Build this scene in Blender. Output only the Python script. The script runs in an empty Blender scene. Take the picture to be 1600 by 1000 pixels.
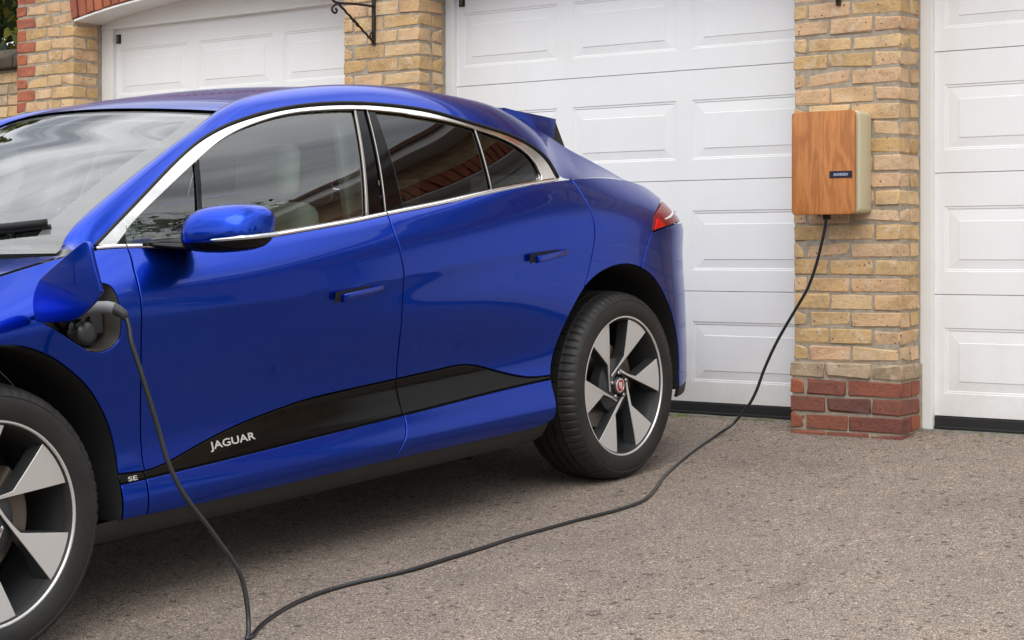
import bpy, bmesh, math, random
import numpy as np
from mathutils import Vector, Matrix, noise
from mathutils.geometry import delaunay_2d_cdt
R=math.radians
rng=random.Random(7)
sc=bpy.context.scene
col=sc.collection
# ---------------------------------------------------------------- camera, sky, sun, exposure
TH=R(36.6); CZ=.787
cam=bpy.data.cameras.new('camera'); camo=bpy.data.objects.new('camera',cam); col.objects.link(camo)
cam.sensor_width=36; cam.lens=2750/1600*36; cam.shift_y=-100/1600
cam.clip_start=.05; cam.clip_end=2000
camo.location=(0,0,CZ); camo.rotation_euler=(R(90),0,TH)
sc.camera=camo
SUN_EL=R(46); SUN_AZ=R(152)      # azimuth measured from +Y clockwise
world=bpy.data.worlds.new('World'); sc.world=world; world.use_nodes=True
nt=world.node_tree; nt.nodes.clear()
wo=nt.nodes.new('ShaderNodeOutputWorld'); bg=nt.nodes.new('ShaderNodeBackground'); sky=nt.nodes.new('ShaderNodeTexSky')
sky.sky_type='NISHITA'; sky.sun_disc=False; sky.sun_elevation=SUN_EL; sky.sun_rotation=SUN_AZ; sky.air_density=1; sky.dust_density=2
tc=nt.nodes.new('ShaderNodeTexCoord'); mp=nt.nodes.new('ShaderNodeMapping'); mp.inputs['Scale'].default_value=(1,1,2.6)
nz=nt.nodes.new('ShaderNodeTexNoise'); nz.inputs['Scale'].default_value=1.9; nz.inputs['Detail'].default_value=7; nz.inputs['Roughness'].default_value=.55; nz.inputs['Distortion'].default_value=.4
cr=nt.nodes.new('ShaderNodeValToRGB'); cr.color_ramp.elements[0].position=.34; cr.color_ramp.elements[1].position=.52
cr.color_ramp.elements[0].color=(.30,.30,.30,1); cr.color_ramp.elements[1].color=(1,1,1,1)
nz2=nt.nodes.new('ShaderNodeTexNoise'); nz2.inputs['Scale'].default_value=3.3; nz2.inputs['Detail'].default_value=8; nz2.inputs['Roughness'].default_value=.6
cr2=nt.nodes.new('ShaderNodeValToRGB'); cr2.color_ramp.elements[0].position=.3; cr2.color_ramp.elements[1].position=.7
cr2.color_ramp.elements[0].color=(13.5,14.2,15.3,1); cr2.color_ramp.elements[1].color=(21.5,21.6,21.8,1)
mx=nt.nodes.new('ShaderNodeMix'); mx.data_type='RGBA'
L=nt.links.new
L(tc.outputs['Generated'],mp.inputs['Vector']); L(mp.outputs['Vector'],nz.inputs['Vector']); L(mp.outputs['Vector'],nz2.inputs['Vector'])
L(nz.outputs['Fac'],cr.inputs['Fac']); L(nz2.outputs['Fac'],cr2.inputs['Fac'])
# thin cloud is brighter round the hidden sun
SD=(math.sin(SUN_AZ)*math.cos(SUN_EL),math.cos(SUN_AZ)*math.cos(SUN_EL),math.sin(SUN_EL))
dt=nt.nodes.new('ShaderNodeVectorMath'); dt.operation='DOT_PRODUCT'; dt.inputs[1].default_value=SD
def mth(op,a,b):
    x=nt.nodes.new('ShaderNodeMath'); x.operation=op
    for i,v in enumerate((a,b)):
        if isinstance(v,(int,float)): x.inputs[i].default_value=v
        else: L(v,x.inputs[i])
    return x.outputs[0]
L(tc.outputs['Generated'],dt.inputs[0])
sz=nt.nodes.new('ShaderNodeSeparateXYZ'); L(tc.outputs['Generated'],sz.inputs[0])
glow=mth('ADD',mth('MULTIPLY',mth('POWER',mth('MAXIMUM',dt.outputs['Value'],0.0),4.0),.35),mth('ADD',mth('MULTIPLY',mth('MAXIMUM',sz.outputs['Z'],0.0),1.15),.50))
cl_=nt.nodes.new('ShaderNodeVectorMath'); cl_.operation='SCALE'; L(cr2.outputs['Color'],cl_.inputs[0]); L(glow,cl_.inputs['Scale'])
L(cr.outputs['Color'],mx.inputs['Factor']); L(sky.outputs['Color'],mx.inputs['A']); L(cl_.outputs[0],mx.inputs['B'])
L(mx.outputs['Result'],bg.inputs['Color']); bg.inputs['Strength'].default_value=.1
L(bg.outputs['Background'],wo.inputs['Surface'])
sun=bpy.data.lights.new('sun','SUN'); sun.energy=1.0; sun.angle=R(35); sun.color=(1,.96,.90)
suno=bpy.data.objects.new('sun',sun); col.objects.link(suno)
sd=Vector((math.sin(SUN_AZ)*math.cos(SUN_EL),math.cos(SUN_AZ)*math.cos(SUN_EL),math.sin(SUN_EL)))
suno.rotation_euler=(-sd).to_track_quat('-Z','Y').to_euler()
sc.view_settings.view_transform='Standard'; sc.view_settings.look='None'; sc.view_settings.exposure=-0.08; sc.view_settings.gamma=1
# ---------------------------------------------------------------- car body surface
def nspl(xk,yk):
    xk=np.asarray(xk,float);yk=np.asarray(yk,float);n=len(xk);h=np.diff(xk)
    A=np.zeros((n,n));b=np.zeros(n);A[0,0]=A[-1,-1]=1
    for i in range(1,n-1):
        A[i,i-1]=h[i-1];A[i,i]=2*(h[i-1]+h[i]);A[i,i+1]=h[i];b[i]=6*((yk[i+1]-yk[i])/h[i]-(yk[i]-yk[i-1])/h[i-1])
    m=np.linalg.solve(A,b)
    def f(x):
        x=np.asarray(x,float);i=np.clip(np.searchsorted(xk,x)-1,0,n-2);t=x-xk[i];hh=h[i]
        sl=(yk[i+1]-yk[i])/hh-hh*(2*m[i]+m[i+1])/6
        xo=np.clip(x,xk[0],xk[-1]);t=xo-xk[i]
        v=yk[i]+sl*t+m[i]/2*t*t+(m[i+1]-m[i])/(6*hh)*t**3
        s0=(yk[1]-yk[0])/h[0]-h[0]*(2*m[0]+m[1])/6
        s1=(yk[-1]-yk[-2])/h[-1]+h[-1]*(2*m[-1]+m[-2])/6
        return v+np.where(x<xk[0],(x-xk[0])*s0,0)+np.where(x>xk[-1],(x-xk[-1])*s1,0)
    return f
def sst(a,b,x):
    t=np.clip((x-a)/(b-a),0,1);return t*t*(3-2*t)
P_=nspl([-.84,-.72,-.5,-.25,0,.3,.6,1.0,1.5,2.0,2.4,2.7,3.0,3.25,3.45,3.62,3.74,3.82],
        [.50,.73,.875,.93,.945,.938,.924,.916,.916,.921,.931,.942,.947,.937,.902,.830,.732,.62])
ZT=nspl([-.84,-.6,-.3,0,.3,.45,.7,1.1,1.365,1.55,1.709,2.02,2.26,2.516,2.75,2.98,3.2,3.43,3.6,3.82],
        [.70,.80,.905,.985,1.045,1.066,1.060,1.062,1.079,1.093,1.108,1.135,1.161,1.184,1.197,1.200,1.186,1.150,1.105,1.02])
WT=nspl([-.84,-.6,-.3,0,.3,.45,.7,1.1,1.7,2.3,2.6,2.8,2.98,3.2,3.43,3.6,3.82],
        [.42,.68,.785,.815,.826,.832,.840,.846,.847,.850,.850,.841,.825,.80,.765,.70,.52])
ZC=nspl([-.84,0,.6,1.0,1.68,2.29,2.53,3,3.82],[.80,.845,.862,.868,.904,.940,.95,.955,.93])
def hA(y): return 1-.55*sst(-.6,.1,y)-.45*sst(.35,1.3,y)+.4*sst(2.0,2.9,y)+.6*sst(2.9,3.5,y)
def W(y,z):
    y=np.asarray(y,float);z=np.asarray(z,float);y,z=np.broadcast_arrays(y,z);sh=y.shape;y=y.ravel();z=z.ravel()
    P=P_(y);zt=ZT(y);wt=WT(y);zc=np.minimum(ZC(y),zt-.09);h=hA(y);d=zt-zc
    Z=np.stack([0*y+.19,0*y+.275,0*y+.350,np.minimum(.43,zc-.17),np.minimum(.54,zc-.13),np.minimum(.68,zc-.09),zc-.03,zc+.40*d,zc+.58*d,zc+.78*d,zt,zt+.05],0)
    q=wt-P
    Wk=np.stack([P-.090+.04*h,P-.026+.018*h,P-.003,P-.038*(1-h),P-.054*(1-h),P-.031*(1-h),P+0*y,P+.10*q,P+.30*q,P+.60*q,P+q,P+q*1.0-.06],0)
    n=len(Z);H=np.diff(Z,axis=0)
    # thomas
    a=np.zeros_like(Z);b=np.ones_like(Z);c=np.zeros_like(Z);r=np.zeros_like(Z)
    for i in range(1,n-1):
        a[i]=H[i-1];b[i]=2*(H[i-1]+H[i]);c[i]=H[i];r[i]=6*((Wk[i+1]-Wk[i])/H[i]-(Wk[i]-Wk[i-1])/H[i-1])
    cp=np.zeros_like(Z);dp=np.zeros_like(Z)
    for i in range(n):
        if i==0: cp[0]=c[0]/b[0];dp[0]=r[0]/b[0]
        else:
            mm=b[i]-a[i]*cp[i-1];cp[i]=c[i]/mm;dp[i]=(r[i]-a[i]*dp[i-1])/mm
    m=np.zeros_like(Z);m[-1]=dp[-1]
    for i in range(n-2,-1,-1): m[i]=dp[i]-cp[i]*m[i+1]
    j=np.clip((z[None]>Z).sum(0)-1,0,n-2);k=np.arange(len(y))
    z0=Z[j,k];hh=H[j,k];zz=np.clip(z,Z[0],Z[-1]);t=zz-z0
    w=Wk[j,k]+((Wk[j+1,k]-Wk[j,k])/hh-hh*(2*m[j,k]+m[j+1,k])/6)*t+m[j,k]/2*t*t+(m[j+1,k]-m[j,k])/(6*hh)*t**3
    cf=sst(.35,.9,y)*(1-sst(2.45,2.9,y));dz=z-zc
    w=w-cf*.10*(np.sqrt(dz*dz+.0025**2)-.0025)*np.exp(-(dz/.09)**2)
    return w.reshape(sh)
def G(y,z):
    zb=ZT(y);t=z-zb
    return WT(y)-.012-.27*t-.42*t*t
# ---------------------------------------------------------------- helpers
def tag(o,label=None,cat=None,group=None,kind=None):
    if label: o['label']=label
    if cat: o['category']=cat
    if group: o['group']=group
    if kind: o['kind']=kind
    return o
def empty(name,loc=(0,0,0),rz=0,parent=None):
    o=bpy.data.objects.new(name,None); col.objects.link(o); o.location=loc; o.rotation_euler=(0,0,rz); o.parent=parent; o.empty_display_size=.1
    return o
def mesh(name,v,f,smooth=False,normals=None):
    me=bpy.data.meshes.new(name); me.from_pydata([tuple(map(float,p)) for p in v],[],[tuple(int(i) for i in q) for q in f]); me.update()
    if smooth: me.polygons.foreach_set('use_smooth',[True]*len(me.polygons))
    if normals is not None: me.normals_split_custom_set_from_vertices([tuple(map(float,n)) for n in normals])
    return me
def link(name,me,m=None,parent=None):
    o=bpy.data.objects.new(name,me); col.objects.link(o); o.parent=parent
    if m is not None and len(me.materials)==0: me.materials.append(m)
    return o
def obj(name,v,f,m,parent=None,smooth=False,normals=None):
    return link(name,mesh(name,v,f,smooth,normals),m,parent)
class MB:
    """collects simple solids into ONE mesh"""
    def __init__(s): s.v=[];s.f=[]
    def add(s,v,f):
        n=len(s.v); s.v+=[tuple(p) for p in v]; s.f+=[tuple(i+n for i in q) for q in f]; return s
    def box(s,x0,x1,y0,y1,z0,z1):
        return s.add([(x0,y0,z0),(x1,y0,z0),(x1,y1,z0),(x0,y1,z0),(x0,y0,z1),(x1,y0,z1),(x1,y1,z1),(x0,y1,z1)],
                     [(0,3,2,1),(4,5,6,7),(0,1,5,4),(1,2,6,5),(2,3,7,6),(3,0,4,7)])
    def tube(s,pts,r,n=10,cap=True):
        pts=[Vector(p) for p in pts]; m=len(pts); base=len(s.v)
        t0=(pts[1]-pts[0]).normalized(); u=t0.orthogonal().normalized(); prev=t0
        for i,p in enumerate(pts):
            t=(pts[min(i+1,m-1)]-pts[max(i-1,0)]).normalized()
            q=prev.rotation_difference(t); u=(q@u).normalized(); prev=t; w=t.cross(u)
            rr=r[i] if hasattr(r,'__len__') else r
            for k in range(n):
                a=2*math.pi*k/n; s.v.append(tuple(p+(u*math.cos(a)+w*math.sin(a))*rr))
        for i in range(m-1):
            for k in range(n):
                k2=(k+1)%n; s.f.append((base+i*n+k,base+i*n+k2,base+(i+1)*n+k2,base+(i+1)*n+k))
        if cap:
            s.f.append(tuple(base+k for k in range(n))[::-1]); s.f.append(tuple(base+(m-1)*n+k for k in range(n)))
        return s
    def prism(s,poly,fn0,fn1):
        """poly 2D list; fn0/fn1 map a 2D point to the two end faces"""
        n=len(poly); b=len(s.v)
        s.v+=[tuple(fn0(p)) for p in poly]+[tuple(fn1(p)) for p in poly]
        s.f.append(tuple(range(b,b+n))[::-1]); s.f.append(tuple(range(b+n,b+2*n)))
        for i in range(n):
            j=(i+1)%n; s.f.append((b+i,b+j,b+n+j,b+n+i))
        return s
    def lathe(s,prof,n,axis_fn,closed=False):
        """prof: (r,h) list; axis_fn(r,a,h)->xyz"""
        b=len(s.v);m=len(prof)
        for (r,h) in prof:
            for k in range(n): s.v.append(tuple(axis_fn(r,2*math.pi*k/n,h)))
        for i in range(m-1 if not closed else m):
            i2=(i+1)%m
            for k in range(n):
                k2=(k+1)%n; s.f.append((b+i*n+k,b+i*n+k2,b+i2*n+k2,b+i2*n+k))
        return s
    def build(s,name,m,parent=None,smooth=False,bevel=0,seg=2,angle=None,fix=True):
        me=mesh(name,s.v,s.f,smooth)
        bm=bmesh.new(); bm.from_mesh(me)
        if fix: bmesh.ops.recalc_face_normals(bm,faces=bm.faces)
        if bevel:
            es=[e for e in bm.edges if len(e.link_faces)==2 and e.calc_face_angle(0)>R(25)]
            bmesh.ops.bevel(bm,geom=es,offset=bevel,segments=seg,profile=.5,affect='EDGES',clamp_overlap=True)
        if angle is not None:
            for f in bm.faces: f.smooth=True
            for e in bm.edges:
                if len(e.link_faces)==2 and e.calc_face_angle(0)>R(angle): e.smooth=False
        bm.to_mesh(me); bm.free()
        return link(name,me,m,parent)
def cspline(pts,n):
    """Catmull-Rom through 3D points, n samples per span"""
    P=[Vector(p) for p in pts]; out=[]
    for i in range(len(P)-1):
        p0=P[max(i-1,0)];p1=P[i];p2=P[i+1];p3=P[min(i+2,len(P)-1)]
        for k in range(n):
            t=k/n; out.append(.5*((2*p1)+(p2-p0)*t+(2*p0-5*p1+4*p2-p3)*t*t+(3*p1-p0-3*p2+p3)*t**3))
    out.append(P[-1]); return out
def c2(pts,n=6):
    return [(p.x,p.y) for p in cspline([(a,b,0) for a,b in pts],n)]
# ---------------------------------------------------------------- materials
class NT:
    def __init__(s,name):
        s.m=bpy.data.materials.new(name); s.m.use_nodes=True; s.t=s.m.node_tree; s.b=s.t.nodes['Principled BSDF']; s.o=s.t.nodes['Material Output']
    def n(s,typ,**kw):
        x=s.t.nodes.new('ShaderNode'+typ)
        for k,v in kw.items():
            if k in x.inputs: x.inputs[k].default_value=v
            else: setattr(x,k,v)
        return x
    def l(s,a,b): s.t.links.new(a,b)
    def coord(s,scale=(1,1,1),kind='Object',rot=(0,0,0),loc=(0,0,0)):
        c=s.n('TexCoord'); m=s.n('Mapping'); m.inputs['Scale'].default_value=scale; m.inputs['Rotation'].default_value=rot; m.inputs['Location'].default_value=loc
        s.l(c.outputs[kind],m.inputs['Vector']); return m.outputs['Vector']
    def noise(s,vec,scale,detail=4,rough=.5,dist=0):
        x=s.n('TexNoise'); x.inputs['Scale'].default_value=scale; x.inputs['Detail'].default_value=detail; x.inputs['Roughness'].default_value=rough; x.inputs['Distortion'].default_value=dist
        if vec is not None: s.l(vec,x.inputs['Vector'])
        return x.outputs['Fac']
    def ramp(s,fac,stops):
        x=s.n('ValToRGB'); e=x.color_ramp.elements
        while len(e)<len(stops): e.new(.5)
        for i,(p,c) in enumerate(stops): e[i].position=p; e[i].color=(*c,1) if len(c)==3 else c
        s.l(fac,x.inputs['Fac']); return x.outputs['Color']
    def mix(s,f,a,b,mode='MIX'):
        x=s.n('Mix',data_type='RGBA',blend_type=mode)
        for k,v in (('Factor',f),('A',a),('B',b)):
            if isinstance(v,(int,float)): x.inputs[k].default_value=v
            elif isinstance(v,tuple): x.inputs[k].default_value=(*v,1) if len(v)==3 else v
            else: s.l(v,x.inputs[k])
        return x.outputs['Result']
    def math(s,op,a,b=0.):
        x=s.n('Math',operation=op)
        for i,v in enumerate((a,b)):
            if isinstance(v,(int,float)): x.inputs[i].default_value=v
            else: s.l(v,x.inputs[i])
        return x.outputs[0]
    def bump(s,h,strength=.3,dist=.01,prev=None):
        x=s.n('Bump'); x.inputs['Strength'].default_value=strength; x.inputs['Distance'].default_value=dist; s.l(h,x.inputs['Height'])
        if prev is not None: s.l(prev,x.inputs['Normal'])
        return x.outputs['Normal']
    def set(s,**kw):
        for k,v in kw.items():
            k=k.replace('_',' ')
            i=s.b.inputs[k]
            if isinstance(v,(int,float)): i.default_value=v
            elif isinstance(v,tuple): i.default_value=(*v,1) if len(v)==3 and i.type=='RGBA' else v
            else: s.l(v,i)
        return s
def plain(name,c,rough=.5,metal=0,**kw):
    n=NT(name); n.set(Base_Color=c,Roughness=rough,Metallic=metal,**kw)
    v=n.coord(); f=n.noise(v,22,5,.6); n.set(Roughness=n.math('ADD',n.math('MULTIPLY',f,.16),max(rough-.08,0.0)))
    return n.m
M={}
def glass(name,tint,refl=1.0,ior=1.95):
    n=NT(name); t=n.t; t.nodes.remove(n.b)
    tr=n.n('BsdfTransparent'); tr.inputs['Color'].default_value=(*tint,1)
    gl=n.n('BsdfGlossy'); gl.inputs['Roughness'].default_value=.0; gl.inputs['Color'].default_value=(refl,refl,refl,1)
    fr=n.n('Fresnel'); fr.inputs['IOR'].default_value=ior
    mxs=n.n('MixShader'); n.l(fr.outputs[0],mxs.inputs[0]); n.l(tr.outputs[0],mxs.inputs[1]); n.l(gl.outputs[0],mxs.inputs[2]); n.l(mxs.outputs[0],n.o.inputs['Surface'])
    return n.m
M['glass']=glass('side_glass',(.70,.80,.73)); M['screen']=glass('screen_glass',(.60,.66,.62),1.0,2.25); M['privacy']=glass('privacy_glass',(.02,.022,.022),1.0,1.62)
def paint():
    n=NT('blue_paint'); v=n.coord()
    fl=n.n('TexVoronoi'); fl.inputs['Scale'].default_value=2600; n.l(v,fl.inputs['Vector'])
    c=n.mix(n.math('MULTIPLY',fl.outputs['Distance'],.5),(.0,.028,.32),(.0,.044,.46))
    n.set(Base_Color=c,Metallic=.92,Roughness=.27,Coat_Weight=.48,Coat_Roughness=.022,Coat_IOR=1.5,Specular_IOR_Level=.0)
    return n.m
M['paint']=paint()
M['gloss']=plain('gloss_black',(.003,.003,.003),.06,0,Specular_IOR_Level=.22)
M['port']=plain('port_plastic',(.042,.037,.031),.5)
M['plastic']=plain('sill_plastic',(.016,.015,.014),.55)
M['black']=plain('matt_black',(.008,.008,.008),.75)
M['liner']=plain('arch_liner',(.006,.006,.006),.9)
M['chrome']=plain('satin_chrome',(.82,.80,.77),.14,1)
M['rim_face']=plain('machined_alloy',(.62,.605,.585),.40,.55)
M['rim_dark']=plain('grey_alloy_paint',(.045,.046,.048),.38,.35)
M['steel']=plain('brushed_steel',(.34,.32,.29),.42,1)
M['caliper']=plain('cast_iron',(.17,.13,.10),.6,.3)
M['red_cap']=plain('red_enamel',(.42,.012,.025),.25)
M['letter']=plain('silver_letter',(.72,.70,.66),.3,.7)
M['grey_letter']=plain('moulded_letter',(.045,.043,.040),.7)
def tyre():
    n=NT('tyre_rubber'); v=n.coord(); f=n.noise(v,9,6,.65); g=n.noise(v,60,4,.6)
    n.set(Base_Color=n.ramp(f,[(.3,(.006,.0055,.005)),(.75,(.020,.018,.016))]),Roughness=n.math('ADD',n.math('MULTIPLY',g,.3),.45),Normal=n.bump(g,.25,.002)); return n.m
M['tyre']=tyre()
M['leather']=plain('pale_seat_leather',(.58,.57,.52),.55)
M['trim_dark']=plain('dark_trim',(.022,.022,.022),.6)
M['trim_pale']=plain('pale_trim',(.45,.46,.41),.6)
M['lens_red']=plain('tail_lens',(.62,.006,.008),.10,0,Specular_IOR_Level=.25)
M['lens_smoke']=plain('tail_smoke',(.22,.016,.018),.10,0,Specular_IOR_Level=.22)
M['lens_white']=plain('lamp_white',(.85,.84,.80),.2)
M['lamp_clear']=plain('lamp_clear',(.55,.56,.58),.06,.6,Coat_Weight=1.0)
# ---------------------------------------------------------------- ground
def gz(x,y):
    z=-.096+.0648*(y-5.9)
    z+=.023*sst(6.0,7.0,y)
    z=np.where(y>7.05,-.0+.026*sst(7.03,7.24,y),z) if not np.isscalar(y) else (.026*float(sst(7.03,7.24,y)) if y>7.05 else float(z))
    return z
def ground():
    ys=np.concatenate([[-300,-120,-60,-30,-18],np.arange(-12,5,1.0),np.arange(5,7.3,.06),[7.6,9,14,30,80,300]])
    xs=np.concatenate([[-300,-120,-60,-30,-18,-13],np.arange(-11,6,.5),[8,12,18,30,60,120,300]])
    V=[];F=[]
    for y in ys:
        for x in xs:
            yy=max(y,-12.0); z=float(gz(x,float(min(yy,7.3))))
            if -11<x<4 and 0<y<7: z+=.010*noise.noise(Vector((x*.9,y*.9,3.1)))
            V.append((x,y,z))
    n=len(xs)
    for j in range(len(ys)-1):
        for i in range(n-1): F.append((j*n+i,j*n+i+1,(j+1)*n+i+1,(j+1)*n+i))
    m=NT('worn_tarmac'); v=m.coord()
    vo=m.n('TexVoronoi'); vo.inputs['Scale'].default_value=290; vo.inputs['Randomness'].default_value=1; m.l(v,vo.inputs['Vector'])
    sep=m.n('SeparateColor'); m.l(vo.outputs['Color'],sep.inputs[0])
    stones=m.ramp(sep.outputs[0],[(0,(.070,.055,.043)),(.28,(.138,.109,.086)),(.62,(.242,.193,.153)),(.9,(.345,.278,.226)),(1,(.57,.48,.40))])
    vo2=m.n('TexVoronoi'); vo2.inputs['Scale'].default_value=62; m.l(v,vo2.inputs['Vector'])
    sep2=m.n('SeparateColor'); m.l(vo2.outputs['Color'],sep2.inputs[0])
    big=m.ramp(sep2.outputs[1],[(0,(.30,.28,.27)),(.03,(.62,.6,.58)),(.06,(1,1,1)),(.93,(1,1,1)),(1,(1.5,1.42,1.35))])
    stones=m.mix(1.0,stones,big,'MULTIPLY')
    p=m.noise(v,.9,6,.62); patch=m.ramp(p,[(.30,(.80,.79,.80)),(.5,(1,.99,.98)),(.72,(1.16,1.12,1.08))])
    p2=m.noise(v,5.5,5,.65); patch2=m.ramp(p2,[(.25,(.88,.885,.89)),(.55,(1,1,1)),(.8,(1.10,1.07,1.04))])
    c=m.mix(1.0,m.mix(1.0,stones,patch,'MULTIPLY'),patch2,'MULTIPLY')
    st_=m.noise(m.coord((1,.35,1)),1.7,5,.7,.8); c=m.mix(1.0,c,m.ramp(st_,[(.26,(.74,.73,.73)),(.42,(1,1,1))]),'MULTIPLY')
    pit=m.noise(v,17,3,.7); c=m.mix(1.0,c,m.ramp(pit,[(.17,(.5,.49,.49)),(.24,(1,1,1))]),'MULTIPLY')
    h=m.math('MULTIPLY',vo.outputs['Distance'],-1.0)
    m.set(Base_Color=c,Roughness=.88,Normal=m.bump(m.noise(v,40,4,.6),.35,.012,m.bump(h,.55,.004)))
    tag(obj('driveway',V,F,m.m,None,True),kind='structure')
ground()
# ---------------------------------------------------------------- bricks
def brickmat(name,ramp,speck=(.05,.04,.035),face=.5,patchc=(.64,.52,.38)):
    m=NT(name); v=m.coord()
    oi=m.n('ObjectInfo'); r=oi.outputs['Random']
    base=m.ramp(r,ramp)
    off=m.n('Combine'+'XYZ'); m.l(m.math('MULTIPLY',r,40.),off.inputs[0]); m.l(m.math('MULTIPLY',r,23.),off.inputs[1])
    ad=m.n('VectorMath',operation='ADD'); m.l(v,ad.inputs[0]); m.l(off.outputs[0],ad.inputs[1]); vv=ad.outputs[0]
    n1=m.noise(vv,9,5,.6); n2=m.noise(vv,60,5,.7); n3=m.noise(vv,24,3,.5,.6)
    c=m.mix(1.0,base,m.ramp(n1,[(.28,(.74,.71,.68)),(.48,(1,1,1)),(.72,(1.18,1.14,1.09))]),'MULTIPLY')
    c=m.mix(m.ramp(n3,[(.54,(0,0,0)),(.68,(face,face,face))]),c,patchc)
    c=m.mix(1.0,c,m.ramp(n2,[(.30,(.55,.52,.48)),(.42,(1,1,1))]),'MULTIPLY')
    vo=m.n('TexVoronoi'); vo.inputs['Scale'].default_value=46; m.l(vv,vo.inputs['Vector'])
    vs=m.n('SeparateColor'); m.l(vo.outputs['Color'],vs.inputs[0])
    pit=m.math('MULTIPLY',m.math('LESS_THAN',vo.outputs['Distance'],.17),m.math('GREATER_THAN',vs.outputs[0],.88))
    c=m.mix(pit,c,speck)
    hb=m.math('SUBTRACT',m.math('ADD',n2,m.math('MULTIPLY',n1,.8)),m.math('MULTIPLY',pit,1.2))
    m.set(Base_Color=c,Roughness=.9,Normal=m.bump(hb,.8,.008)); return m.m
M['stock']=brickmat('yellow_stock_brick',[(0,(.48,.31,.135)),(.18,(.57,.375,.18)),(.34,(.56,.365,.215)),(.5,(.62,.435,.24)),(.64,(.52,.335,.145)),(.78,(.57,.355,.215)),(.9,(.64,.455,.28)),(1,(.46,.30,.12))])
M['redbrick']=brickmat('red_brick',[(0,(.14,.052,.040)),(.15,(.34,.095,.045)),(.3,(.11,.050,.042)),(.45,(.38,.115,.050)),(.6,(.17,.062,.045)),(.75,(.42,.130,.055)),(.88,(.20,.07,.048)),(1,(.36,.105,.048))],(.03,.02,.02),.5,(.13,.075,.06))
M['archbrick']=brickmat('orange_red_brick',[(0,(.34,.105,.055)),(.3,(.42,.135,.065)),(.6,(.30,.09,.06)),(1,(.40,.12,.055))],(.03,.02,.02),.35,(.40,.17,.11))
M['oldbrick']=brickmat('weathered_stock_brick',[(0,(.34,.25,.16)),(1,(.43,.32,.21))])
mm=NT('mortar'); v=mm.coord(); nf=mm.noise(v,30,6,.65); mm.set(Base_Color=mm.ramp(nf,[(.25,(.22,.18,.13)),(.6,(.38,.325,.25)),(.85,(.46,.40,.32))]),Roughness=.95,Normal=mm.bump(mm.noise(v,120,4,.7),.5,.004)); M['mortar']=mm.m
_bc={}
def brickmesh(l,d,h,var,m):
    """chamfered, slightly irregular brick: x length l, y depth d, z height h, origin at low-front-left"""
    key=(round(l,2),round(d,2),round(h,3),var,m.name)
    if key in _bc: return _bc[key]
    l,d=round(l,2),round(d,2)
    r_=random.Random(hash((key[0],key[1],var))&0xffff); c=.0032+.0025*r_.random(); V=[];idx={}
    for sx in (0,1):
        for sy in (0,1):
            for sz in (0,1):
                k=r_.random(); chip=(.018 if k<.22 else 0)
                for ax in range(3):
                    p=[sx*l,sy*d,sz*h]; cc=c+chip*r_.random()
                    for q in range(3):
                        if q!=ax: p[q]+= (cc if (sx,sy,sz)[q]==0 else -cc)
                    for q in range(3): p[q]+=r_.uniform(-.0034,.0034)
                    idx[(sx,sy,sz,ax)]=len(V); V.append(tuple(p))
    F=[]
    for ax in range(3):
        o=[q for q in range(3) if q!=ax]
        for sg in (0,1):
            q4=[]
            for (a,b) in ((0,0),(1,0),(1,1),(0,1)):
                s_=[0,0,0]; s_[ax]=sg; s_[o[0]]=a; s_[o[1]]=b; q4.append(idx[(*s_,ax)])
            F.append(tuple(q4))
    for ax in range(3):  # edge chamfers along ax
        o=[q for q in range(3) if q!=ax]
        for a in (0,1):
            for b in (0,1):
                def g(e,w):
                    s_=[0,0,0]; s_[ax]=e; s_[o[0]]=a; s_[o[1]]=b; return idx[(*s_,w)]
                F.append((g(0,o[0]),g(1,o[0]),g(1,o[1]),g(0,o[1])))
    for s_ in ((x,y,z) for x in (0,1) for y in (0,1) for z in (0,1)): F.append(tuple(idx[(*s_,a)] for a in range(3)))
    me=mesh('brick',V,F); bm=bmesh.new(); bm.from_mesh(me); bmesh.ops.recalc_face_normals(bm,faces=bm.faces)
    for f in bm.faces: f.smooth=f.calc_area()<.0009
    bm.to_mesh(me); bm.free(); me.materials.append(m); _bc[key]=me; return me
def brick(x,y,z,l,d,h,m,parent,rot=None,name='brick'):
    o=link(name,brickmesh(l,d,h,rng.randrange(5),m),None,parent)
    l2=round(l,2); o.scale=(l/l2 if l2 else 1,1,1)
    o.location=(x+rng.uniform(-.001,.001),y+rng.uniform(-.002,.002),z+rng.uniform(-.0015,.0015)); o.rotation_euler=rot or (0,rng.uniform(-.006,.006),rng.uniform(-.008,.008))
    return o
YW=7.03; CH=.0752; JT=.0095
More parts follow.
